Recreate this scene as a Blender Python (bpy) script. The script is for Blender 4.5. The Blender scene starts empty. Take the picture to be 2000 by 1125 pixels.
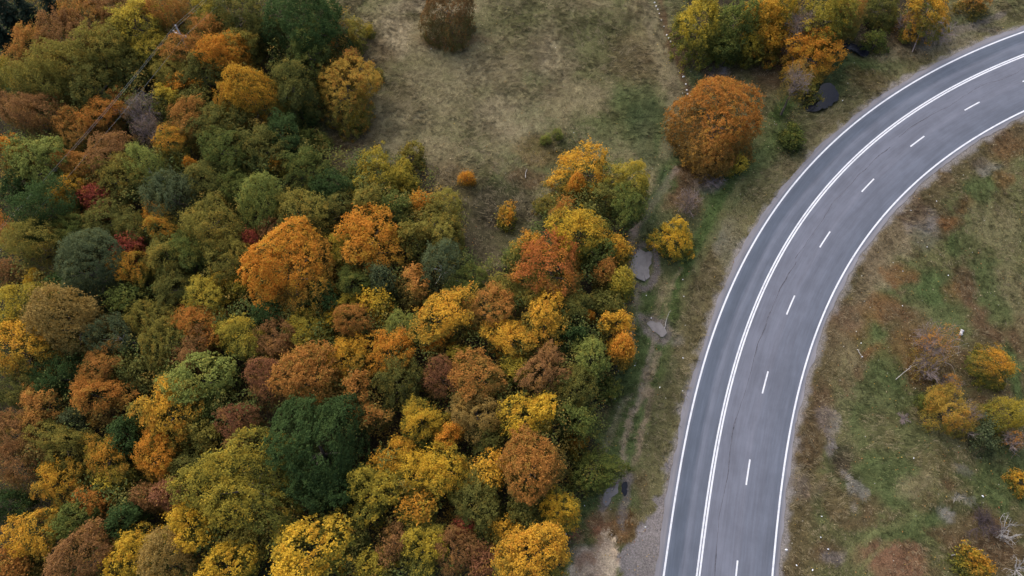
import bpy, math
import numpy as np

# ---------------------------------------------------------------- camera, sky, sun, exposure
sc = bpy.context.scene
C = sc.collection
SLOPE = math.tan(math.radians(8.0))          # the hillside climbs away from the drone
PITCH = math.radians(60.0)                   # camera tilt below the horizon
CAM_Z = 80.8
FOCAL = 1300.0                               # in pixels of a 2000-pixel-wide frame
cam = bpy.data.cameras.new('camera')
cam.sensor_width = 36.0
cam.lens = 36.0 * FOCAL / 2000.0
cam.clip_start = 0.5
cam.clip_end = 6000.0
cam_o = bpy.data.objects.new('camera', cam)
cam_o.location = (0, 0, CAM_Z)
cam_o.rotation_euler = (math.pi / 2 - PITCH, 0, 0)
C.objects.link(cam_o)
sc.camera = cam_o

SUN_EL, SUN_ROT = math.radians(52), math.radians(-35)
world = bpy.data.worlds.new('World')
sc.world = world
world.use_nodes = True
wn = world.node_tree
bg = wn.nodes['Background']
sky = wn.nodes.new('ShaderNodeTexSky')
sky.sky_type = 'NISHITA'
sky.sun_disc = False
sky.sun_elevation = SUN_EL
sky.sun_rotation = SUN_ROT
sky.altitude = 600
sky.air_density = 1.0
sky.dust_density = 7.0
sky.ozone_density = 1.0
wn.links.new(sky.outputs[0], bg.inputs[0])
bg.inputs[1].default_value = 0.15
sl = bpy.data.lights.new('sun', 'SUN')
sl.energy = 1.3
sl.angle = math.radians(90)
sl.color = (1.0, 0.95, 0.88)
sun = bpy.data.objects.new('sun', sl)
sun.rotation_euler = (math.pi / 2 - SUN_EL, 0, math.pi - SUN_ROT)
sun.location = (0, 0, 150)
C.objects.link(sun)
sc.view_settings.view_transform = 'Standard'
sc.view_settings.look = 'None'
sc.view_settings.gamma = 1.0
sc.view_settings.use_curve_mapping = False
sc.view_settings.exposure = 0.87
sc.cycles.max_bounces = 6
sc.cycles.diffuse_bounces = 4
sc.cycles.glossy_bounces = 2
sc.cycles.transmission_bounces = 3
sc.cycles.use_denoising = True
sc.cycles.denoiser = 'OPENIMAGEDENOISE'
sc.cycles.denoising_input_passes = 'RGB_ALBEDO_NORMAL'

# ---------------------------------------------------------------- helpers: survey, noise, meshes
def survey(px, py, h=0.0):
    """ground position (x, y) in metres of a thing seen at that spot of the photograph and h metres above the hillside"""
    px = np.asarray(px, float); py = np.asarray(py, float)
    x = (px - 1000) / FOCAL; y = (py - 562.5) / FOCAL
    dy = math.cos(PITCH) - y * math.sin(PITCH); dz = -math.sin(PITCH) - y * math.cos(PITCH)
    t = (CAM_Z - h) / (SLOPE * dy - dz)
    return t * x, t * dy, t                  # t is also the depth along the view axis

def hash2(ix, iy, seed):
    h = (ix.astype(np.int64) * 374761393 + iy.astype(np.int64) * 668265263 + seed * 974634777) & 0x7fffffff
    h = ((h ^ (h >> 13)) * 1274126177) & 0x7fffffff
    h = h ^ (h >> 16)
    return (h & 0xffff) / 65535.0

def vnoise(x, y, seed):
    ix = np.floor(x); iy = np.floor(y); fx = x - ix; fy = y - iy
    fx = fx * fx * (3 - 2 * fx); fy = fy * fy * (3 - 2 * fy)
    a = hash2(ix, iy, seed); b = hash2(ix + 1, iy, seed); c = hash2(ix, iy + 1, seed); d = hash2(ix + 1, iy + 1, seed)
    return (a * (1 - fx) + b * fx) * (1 - fy) + (c * (1 - fx) + d * fx) * fy

def fbm(x, y, size, seed, octaves=4):
    v = 0; amp = 0.5; tot = 0; s = 1.0 / size
    for k in range(octaves):
        v = v + amp * vnoise(x * s + 17.3 * k, y * s - 9.1 * k, seed + k); tot += amp
        amp *= 0.5; s *= 2.03
    return v / tot

def sstep(a, b, v):
    t = np.clip((v - a) / (b - a), 0, 1)
    return t * t * (3 - 2 * t)

def unit(v):
    return v / np.maximum(np.linalg.norm(v, axis=-1, keepdims=True), 1e-9)

def mesh_np(name, verts, faces, mat=None, attrs=None, smooth=False):
    """verts (N,3); faces (M,k) all with k corners; attrs {name: (domain, (n,4))}"""
    verts = np.asarray(verts, np.float32); faces = np.asarray(faces, np.int32)
    me = bpy.data.meshes.new(name)
    m, k = faces.shape
    me.vertices.add(len(verts)); me.vertices.foreach_set('co', verts.ravel())
    me.loops.add(m * k); me.loops.foreach_set('vertex_index', faces.ravel())
    me.polygons.add(m)
    me.polygons.foreach_set('loop_start', np.arange(0, m * k, k, dtype=np.int32))
    me.polygons.foreach_set('loop_total', np.full(m, k, np.int32))
    if smooth:
        me.polygons.foreach_set('use_smooth', np.ones(m, bool))
    me.update(calc_edges=True)
    for an, (dom, data) in (attrs or {}).items():
        at = me.attributes.new(an, 'FLOAT_COLOR', dom)
        at.data.foreach_set('color', np.asarray(data, np.float32).ravel())
    if mat:
        me.materials.append(mat)
    return me

def link(name, me, parent=None, loc=None):
    o = bpy.data.objects.new(name, me)
    C.objects.link(o)
    if parent: o.parent = parent
    if loc is not None: o.location = loc
    return o

def tag(o, label=None, cat=None, group=None, kind=None):
    if label: o['label'] = label
    if cat: o['category'] = cat
    if group: o['group'] = group
    if kind: o['kind'] = kind
    return o

def tube(path, radii, sides=6):
    """verts, quad faces of a tapered tube along a path"""
    path = np.asarray(path, float); n = len(path)
    T = unit(np.gradient(path, axis=0))
    ref = np.where(np.abs(T[:, 2:3]) > 0.9, np.array([[1.0, 0, 0]]), np.array([[0, 0, 1.0]]))
    A = unit(np.cross(T, ref)); B = np.cross(T, A)
    th = np.arange(sides) * 2 * math.pi / sides
    V = path[:, None] + np.asarray(radii)[:, None, None] * (A[:, None] * np.cos(th)[None, :, None] + B[:, None] * np.sin(th)[None, :, None])
    i = np.arange(n - 1)[:, None] * sides; j = np.arange(sides)[None]; j2 = (j + 1) % sides
    F = np.stack([i + j, i + j2, i + sides + j2, i + sides + j], -1).reshape(-1, 4)
    cap = np.array([[0, 1, 2, 3]]) if sides == 4 else None
    V = V.reshape(-1, 3)
    if cap is not None:
        F = np.vstack([F, cap[:, ::-1], cap + (n - 1) * sides])
    return V, F

def merge(parts):
    V = []; F = []; n = 0
    for v, f in parts:
        V.append(v); F.append(f + n); n += len(v)
    return np.vstack(V), np.vstack(F)

# ---------------------------------------------------------------- materials
def new_mat(name):
    m = bpy.data.materials.new(name); m.use_nodes = True
    nt = m.node_tree
    return m, nt, nt.nodes['Principled BSDF'], nt.nodes['Material Output']

class N:
    """short node-graph writer"""
    def __init__(s, nt): s.nt = nt
    def node(s, t, **kw):
        n = s.nt.nodes.new(t)
        for k, v in kw.items(): setattr(n, k, v)
        return n
    def put(s, sock, v):
        if v is None: return
        if hasattr(v, 'is_output'): s.nt.links.new(v, sock)
        else: sock.default_value = v
    def math(s, op, a, b=None, clamp=False):
        n = s.node('ShaderNodeMath', operation=op, use_clamp=clamp); s.put(n.inputs[0], a); s.put(n.inputs[1], b); return n.outputs[0]
    def mix(s, f, a, b, mode='MIX'):
        n = s.node('ShaderNodeMix', data_type='RGBA', blend_type=mode); s.put(n.inputs[0], f); s.put(n.inputs[6], a); s.put(n.inputs[7], b); return n.outputs[2]
    def ramp(s, v, lo, hi, a=0.0, b=1.0):
        n = s.node('ShaderNodeMapRange', interpolation_type='SMOOTHSTEP'); s.put(n.inputs[0], v)
        for i, q in zip((1, 2, 3, 4), (lo, hi, a, b)): s.put(n.inputs[i], q)
        return n.outputs[0]
    def noise(s, vec, scale, detail=3, rough=0.55):
        n = s.node('ShaderNodeTexNoise'); s.put(n.inputs['Vector'], vec); n.inputs['Scale'].default_value = scale
        n.inputs['Detail'].default_value = detail; n.inputs['Roughness'].default_value = rough; return n.outputs[0]
    def attr(s, name, typ='GEOMETRY'):
        return s.node('ShaderNodeAttribute', attribute_name=name, attribute_type=typ)
    def sep(s, c):
        n = s.node('ShaderNodeSeparateColor'); s.put(n.inputs[0], c); return n.outputs
    def rgbv(s, v):
        n = s.node('ShaderNodeCombineColor')
        for i in range(3): s.put(n.inputs[i], v)
        return n.outputs[0]
    def bump(s, h, strength, dist, bsdf):
        n = s.node('ShaderNodeBump'); n.inputs['Strength'].default_value = strength; n.inputs['Distance'].default_value = dist
        s.put(n.inputs['Height'], h); s.nt.links.new(n.outputs[0], bsdf.inputs['Normal'])

def leaf_material():
    m, nt, b, out = new_mat('autumn_leaves'); g = N(nt)
    r, c, h = g.sep(g.attr('leaf').outputs[0])[:3]
    A = g.attr('tint_a', 'OBJECT').outputs[0]; B = g.attr('tint_b', 'OBJECT').outputs[0]; D = g.attr('tint_c', 'OBJECT').outputs[0]
    bias = g.attr('turned', 'OBJECT').outputs[2]
    oi = g.node('ShaderNodeObjectInfo')
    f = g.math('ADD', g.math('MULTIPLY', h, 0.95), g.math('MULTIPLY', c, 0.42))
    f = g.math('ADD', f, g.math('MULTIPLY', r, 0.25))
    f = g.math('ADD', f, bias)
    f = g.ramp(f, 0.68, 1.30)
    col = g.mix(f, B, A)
    c2 = g.math('FRACT', g.math('ADD', g.math('MULTIPLY', c, 5.31), g.math('MULTIPLY', r, 0.12)))
    col = g.mix(g.ramp(c2, 0.68, 0.92, 0.0, 0.8), col, D)
    v = g.math('ADD', 0.78, g.math('MULTIPLY', g.math('FRACT', g.math('MULTIPLY', r, 5.7)), 0.46))
    v = g.math('MULTIPLY', v, g.math('ADD', 0.9, g.math('MULTIPLY', oi.outputs['Random'], 0.2)))
    col = g.mix(1.0, col, g.rgbv(v), 'MULTIPLY')
    nt.links.new(col, b.inputs['Base Color'])
    b.inputs['Roughness'].default_value = 0.7
    b.inputs['Specular IOR Level'].default_value = 0.06
    tr = g.node('ShaderNodeBsdfTranslucent'); nt.links.new(col, tr.inputs[0])
    mx = g.node('ShaderNodeMixShader'); mx.inputs[0].default_value = 0.42
    nt.links.new(b.outputs[0], mx.inputs[1]); nt.links.new(tr.outputs[0], mx.inputs[2]); nt.links.new(mx.outputs[0], out.inputs[0])
    return m

def tone_leaf_material(name, jitter=0.5, trans=0.25):
    """leaf or blade colour straight from a per-blade colour attribute"""
    m, nt, b, out = new_mat(name); g = N(nt)
    col = g.attr('tone').outputs[0]
    nt.links.new(col, b.inputs['Base Color'])
    b.inputs['Roughness'].default_value = 0.8; b.inputs['Specular IOR Level'].default_value = 0.05
    tr = g.node('ShaderNodeBsdfTranslucent'); nt.links.new(col, tr.inputs[0])
    mx = g.node('ShaderNodeMixShader'); mx.inputs[0].default_value = trans
    nt.links.new(b.outputs[0], mx.inputs[1]); nt.links.new(tr.outputs[0], mx.inputs[2]); nt.links.new(mx.outputs[0], out.inputs[0])
    return m

def ground_material():
    m, nt, b, out = new_mat('hillside_soil_and_turf'); g = N(nt)
    pos = g.node('ShaderNodeNewGeometry').outputs['Position']
    base = g.attr('tone').outputs[0]
    n1 = g.noise(pos, 0.9, 6, 0.7); n2 = g.noise(pos, 5.5, 5, 0.75); n3 = g.noise(pos, 17.0, 3, 0.7)
    v = g.math('MULTIPLY', g.ramp(n1, 0.3, 0.7, 0.85, 1.15), g.ramp(n2, 0.3, 0.7, 0.6, 1.4))
    v = g.math('MULTIPLY', v, g.ramp(n3, 0.32, 0.68, 0.72, 1.3))
    col = g.mix(1.0, base, g.rgbv(v), 'MULTIPLY')
    n4 = g.noise(pos, 2.2, 4, 0.65)
    col = g.mix(g.ramp(n4, 0.55, 0.75, 0.0, 0.35), col, (0.12, 0.10, 0.05, 1))
    nt.links.new(col, b.inputs['Base Color'])
    b.inputs['Roughness'].default_value = 0.95; b.inputs['Specular IOR Level'].default_value = 0.03
    h = g.math('ADD', g.math('MULTIPLY', n2, 0.6), g.math('MULTIPLY', n3, 0.25))
    g.bump(h, 0.9, 0.25, b)
    return m

def plain(name, col, rough=0.8, vary=0.3, scale=3.0, bump=0.3, dist=0.02, spec=0.3, metal=0):
    m, nt, b, out = new_mat(name); g = N(nt)
    tc = g.node('ShaderNodeTexCoord').outputs['Object']
    n = g.noise(tc, scale, 5, 0.65); n2 = g.noise(tc, scale * 5.3, 3, 0.6)
    v = g.math('MULTIPLY', g.ramp(n, 0.3, 0.7, 1 - vary, 1 + vary), g.ramp(n2, 0.3, 0.7, 1 - vary * .6, 1 + vary * .6))
    c = g.mix(1.0, (*col, 1), g.rgbv(v), 'MULTIPLY')
    nt.links.new(c, b.inputs['Base Color'])
    b.inputs['Roughness'].default_value = rough; b.inputs['Specular IOR Level'].default_value = spec; b.inputs['Metallic'].default_value = metal
    if bump: g.bump(n2, bump, dist, b)
    return m

def asphalt_material():
    """road attribute: R = lateral position 0..1 across the sheet, G = chainage/100 m"""
    m, nt, b, out = new_mat('worn_asphalt'); g = N(nt)
    u, s, _ = g.sep(g.attr('road').outputs[0])[:3]
    pos = g.node('ShaderNodeNewGeometry').outputs['Position']
    cv = g.node('ShaderNodeCombineXYZ'); g.put(cv.inputs[0], g.math('MULTIPLY', u, 13.6)); g.put(cv.inputs[1], g.math('MULTIPLY', s, 9.0))
    streak = g.noise(cv.outputs[0], 1.1, 5, 0.6)
    cv2 = g.node('ShaderNodeCombineXYZ'); g.put(cv2.inputs[0], g.math('MULTIPLY', u, 60)); g.put(cv2.inputs[1], g.math('MULTIPLY', s, 30.0))
    streak2 = g.noise(cv2.outputs[0], 1.0, 4, 0.65)
    x = g.math('SUBTRACT', g.math('MULTIPLY', u, 13.6), 6.8)            # metres from the middle of the road
    xj = g.math('ADD', x, g.math('MULTIPLY', g.math('SUBTRACT', streak, 0.5), 0.9))
    def band(c, w, soft=0.75):
        d = g.math('ABSOLUTE', g.math('SUBTRACT', xj, c))
        return g.ramp(d, w, w + soft, 1.0, 0.0)
    old = (0.118, 0.124, 0.151, 1); new = (0.110, 0.120, 0.148, 1); dark = (0.069, 0.083, 0.108, 1)
    col = g.mix(g.ramp(x, -2.3, -2.1, 1.0, 0.0), old, new)              # the downhill lane was resurfaced
    for c, w, k in ((-4.85, 0.42, 0.95), (-2.8, 0.25, 0.5), (2.9, 0.5, 0.35), (4.7, 0.55, 0.5), (0.8, 0.35, 0.12), (-1.2, 0.3, 0.1)):
        col = g.mix(g.math('MULTIPLY', band(c, w), k), col, dark)       # tyre-polished bands
    col = g.mix(g.math('MULTIPLY', band(5.75, 0.5, 0.3), 0.35), col, dark)
    col = g.mix(g.ramp(g.math('ABSOLUTE', x), 5.9, 6.4, 0.0, 0.75), col, (0.18, 0.168, 0.172, 1))  # dusty edge outside the lines
    v = g.math('MULTIPLY', g.ramp(streak, 0.3, 0.7, 0.9, 1.1), g.ramp(streak2, 0.3, 0.7, 0.93, 1.07))
    grit = g.noise(pos, 26.0, 3, 0.7)
    blot = g.noise(pos, 0.35, 4, 0.6)
    v = g.math('MULTIPLY', v, g.ramp(grit, 0.3, 0.7, 0.95, 1.05)); v = g.math('MULTIPLY', v, g.ramp(blot, 0.3, 0.7, 0.92, 1.08))
    col = g.mix(1.0, col, g.rgbv(v), 'MULTIPLY')
    nt.links.new(col, b.inputs['Base Color'])
    b.inputs['Roughness'].default_value = 0.8; b.inputs['Specular IOR Level'].default_value = 0.35
    g.bump(grit, 0.3, 0.01, b)
    return m

def paint_material():
    m, nt, b, out = new_mat('worn_white_road_paint'); g = N(nt)
    pos = g.node('ShaderNodeNewGeometry').outputs['Position']
    n = g.noise(pos, 2.0, 5, 0.7); n2 = g.noise(pos, 30, 2, 0.7)
    f = g.ramp(g.math('ADD', g.math('MULTIPLY', n, 0.6), g.math('MULTIPLY', n2, 0.4)), 0.47, 0.66, 0.0, 0.6)
    nt.links.new(g.mix(f, (0.60, 0.61, 0.63, 1), (0.28, 0.28, 0.30, 1)), b.inputs['Base Color'])
    b.inputs['Roughness'].default_value = 0.6
    return m

def water_material(name, mud, rough=0.06):
    m, nt, b, out = new_mat(name); g = N(nt)
    pos = g.node('ShaderNodeNewGeometry').outputs['Position']
    n = g.noise(pos, 0.8, 4, 0.6)
    nt.links.new(g.mix(g.ramp(n, 0.35, 0.65), (*[c * 0.75 for c in mud], 1), (*mud, 1)), b.inputs['Base Color'])
    b.inputs['Roughness'].default_value = rough; b.inputs['IOR'].default_value = 1.33; b.inputs['Specular IOR Level'].default_value = 0.35
    g.bump(g.noise(pos, 3.0, 2), 0.05, 0.02, b)
    return m

M_LEAF = leaf_material()
M_UNDER = tone_leaf_material('undergrowth_leaves')
M_GRASS = tone_leaf_material('meadow_grass_blades', trans=0.2)
M_BARK = plain('grey_brown_bark', (0.10, 0.08, 0.065), 0.9, 0.4, 4.0, 0.6, 0.03)
M_BIRCH = plain('pale_birch_bark', (0.55, 0.53, 0.5), 0.7, 0.25, 4.0, 0.3, 0.01)
M_TWIG = plain('lilac_grey_twigs', (0.235, 0.185, 0.17), 0.9, 0.25, 2.0, 0, 0)
M_TWIG_PALE = plain('bleached_dead_wood', (0.36, 0.34, 0.32), 0.85, 0.25, 2.0, 0.2, 0.01)
M_GROUND = ground_material()
M_ASPHALT = asphalt_material()
M_PAINT = paint_material()
M_CRACK = plain('dark_crack', (0.075, 0.075, 0.088), 0.9, 0.4, 2, 0, 0)
M_GRAVEL = plain('pale_gravel', (0.23, 0.205, 0.2), 0.95, 0.35, 2.5, 0.7, 0.05)
M_LAYBY = plain('grey_grit', (0.22, 0.205, 0.205), 0.95, 0.3, 0.6, 0.5, 0.04)
M_STONE = plain('white_stone', (0.62, 0.6, 0.57), 0.9, 0.25, 6.0, 0.5, 0.02)
M_LITTER = plain('white_plastic', (0.75, 0.76, 0.78), 0.5, 0.1, 6.0, 0, 0)
M_CONCRETE = plain('weathered_concrete', (0.42, 0.41, 0.40), 0.85, 0.2, 2.0, 0.4, 0.01)
M_STEEL = plain('galvanised_steel', (0.45, 0.46, 0.47), 0.45, 0.15, 3.0, 0, 0, 0.5, 0.6)
M_WIRE = plain('weathered_wire', (0.30, 0.30, 0.30), 0.8, 0.1, 3.0, 0, 0, 0.2, 0)
M_PORCELAIN = plain('brown_glazed_porcelain', (0.5, 0.48, 0.46), 0.3, 0.1, 3.0, 0, 0)
M_MUDWATER = water_material('muddy_puddle_water', (0.165, 0.148, 0.142))
M_DARKWATER = water_material('dark_pond_water', (0.010, 0.011, 0.017), 0.12)

# ---------------------------------------------------------------- road geometry
CENTRE = [(22.45, 8.12), (23.29, 11.58), (24.15, 15.02), (25.06, 18.46), (26.03, 21.88), (27.09, 25.27), (28.25, 28.63), (29.52, 31.95), (30.92, 35.21), (32.45, 38.42), (34.12, 41.56), (35.92, 44.62), (37.87, 47.6), (39.94, 50.48), (42.15, 53.26), (44.49, 55.94), (46.95, 58.5), (49.52, 60.96), (52.19, 63.3), (54.97, 65.52), (57.83, 67.63), (60.77, 69.62), (63.78, 71.5), (66.86, 73.28), (70.0, 74.94), (73.19, 76.51), (76.43, 77.97), (79.71, 79.35)]
def road_line():
    P = np.array(CENTRE)
    pre = [P[0] - np.array([math.cos(math.radians(76.5)), math.sin(math.radians(76.5))]) * d for d in (240, 160, 100, 60, 40, 25, 14, 7, 3.5)]
    post = []; q = P[-1].copy(); a = math.radians(22.6)
    for k in range(60):
        a -= 0.0075 * 4; a = max(a, math.radians(-40)); q = q + 4 * np.array([math.cos(a), math.sin(a)]); post.append(q.copy())
    A = np.vstack([pre, P, post])
    d = np.r_[0, np.cumsum(np.hypot(*np.diff(A, axis=0).T))]; d -= d[9]
    s = np.arange(d[0], d[-1], 0.5)
    X = np.interp(s, d, A[:, 0]); Y = np.interp(s, d, A[:, 1])
    k = np.ones(9) / 9
    for _ in range(3):
        Xp = np.pad(X, 4, mode='reflect', reflect_type='odd'); Yp = np.pad(Y, 4, mode='reflect', reflect_type='odd')
        X = np.convolve(Xp, k, 'valid'); Y = np.convolve(Yp, k, 'valid')
    P = np.c_[X, Y]; T = unit(np.gradient(P, axis=0))
    return s, P, np.c_[T[:, 1], -T[:, 0]]
RS, RP, RN = road_line()
def road_point(s, lat):
    x = np.interp(s, RS, RP[:, 0]) + lat * np.interp(s, RS, RN[:, 0])
    y = np.interp(s, RS, RP[:, 1]) + lat * np.interp(s, RS, RN[:, 1])
    return x, y
def road_lateral(x, y):
    """signed lateral distance from the centreline (coarse, for masks) and chainage"""
    P = RP[::4]; Nn = RN[::4]; S = RS[::4]
    out = np.empty(len(x)); ch = np.empty(len(x))
    for i in range(0, len(x), 20000):
        d = (x[i:i+20000, None] - P[None, :, 0]) ** 2 + (y[i:i+20000, None] - P[None, :, 1]) ** 2
        j = d.argmin(1)
        out[i:i+20000] = (x[i:i+20000] - P[j, 0]) * Nn[j, 0] + (y[i:i+20000] - P[j, 1]) * Nn[j, 1]
        far = np.sqrt(d.min(1)); o = out[i:i+20000]
        out[i:i+20000] = np.where(np.abs(o) < far - 1.5, np.sign(o) * far, o)
        ch[i:i+20000] = S[j]
    return out, ch

# ---------------------------------------------------------------- the lie of the land and what grows on it
def in_poly(x, y, poly):
    inside = np.zeros(len(x), bool); n = len(poly)
    for i in range(n):
        x1, y1 = poly[i]; x2, y2 = poly[(i + 1) % n]
        c = ((y1 > y) != (y2 > y)) & (x < (x2 - x1) * (y - y1) / ((y2 - y1) + 1e-12) + x1)
        inside ^= c
    return inside
def survey_poly(pts):
    x, y, _ = survey([p[0] for p in pts], [p[1] for p in pts]); return list(zip(x, y))
def seg_dist(x, y, line):
    best = np.full(len(x), 1e9)
    for (x1, y1), (x2, y2) in zip(line[:-1], line[1:]):
        dx, dy = x2 - x1, y2 - y1; t = np.clip(((x - x1) * dx + (y - y1) * dy) / (dx * dx + dy * dy + 1e-9), 0, 1)
        best = np.minimum(best, np.hypot(x - x1 - t * dx, y - y1 - t * dy))
    return best

WOOD = survey_poly([(-500, -150), (500, -150), (560, 0), (668, 20), (700, 70), (690, 110), (640, 190), (620, 250), (640, 290), (660, 330), (745, 318), (840, 350), (900, 400), (915, 480), (935, 530), (1000, 520), (1060, 440), (1085, 345), (1130, 330), (1250, 350), (1262, 420), (1225, 480), (1222, 700), (1190, 740), (1170, 800), (1180, 900), (1185, 930), (1130, 975), (1110, 1060), (1080, 1125), (1060, 1330), (-700, 1330)])
GROVE = survey_poly([(1330, -150), (1345, 40), (1400, 75), (1530, 60), (1545, 110), (1560, 190), (1640, 60), (1800, 40), (1850, -5), (1960, -30), (2050, -150)])

LAYBY = survey_poly([(1318, 880), (1300, 935), (1284, 975), (1262, 1015), (1240, 1045), (1216, 1066), (1212, 1100), (1205, 1180), (1205, 1300), (1300, 1300), (1310, 1125), (1322, 1030), (1335, 940)])
SAND = survey_poly([(1100, 1112), (1135, 1075), (1165, 1045), (1190, 1030), (1212, 1045), (1222, 1062), (1216, 1100), (1210, 1300), (1060, 1300)])

def blob(px, py, rx, ry):
    """centre and radii in metres of a patch of ground cover"""
    x, y, t = survey(px, py); x2, y2, _ = survey(px, py + ry); return float(x), float(y), float(rx * t / FOCAL), float(abs(y2 - y)) + 1e-3
STRAW = (0.190, 0.158, 0.086); PALE = (0.25, 0.205, 0.125); OLIVE = (0.096, 0.094, 0.040); GREEN = (0.068, 0.092, 0.033); DGREEN = (0.038, 0.058, 0.024)
BROWN = (0.092, 0.060, 0.032); RUST = (0.135, 0.072, 0.030); DIRT = (0.215, 0.165, 0.125); GREY = (0.20, 0.18, 0.165); DARK = (0.040, 0.032, 0.022)
TAN = (0.45, 0.37, 0.26); LITTER_BROWN = (0.16, 0.085, 0.05); MUD = (0.13, 0.11, 0.095)
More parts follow.
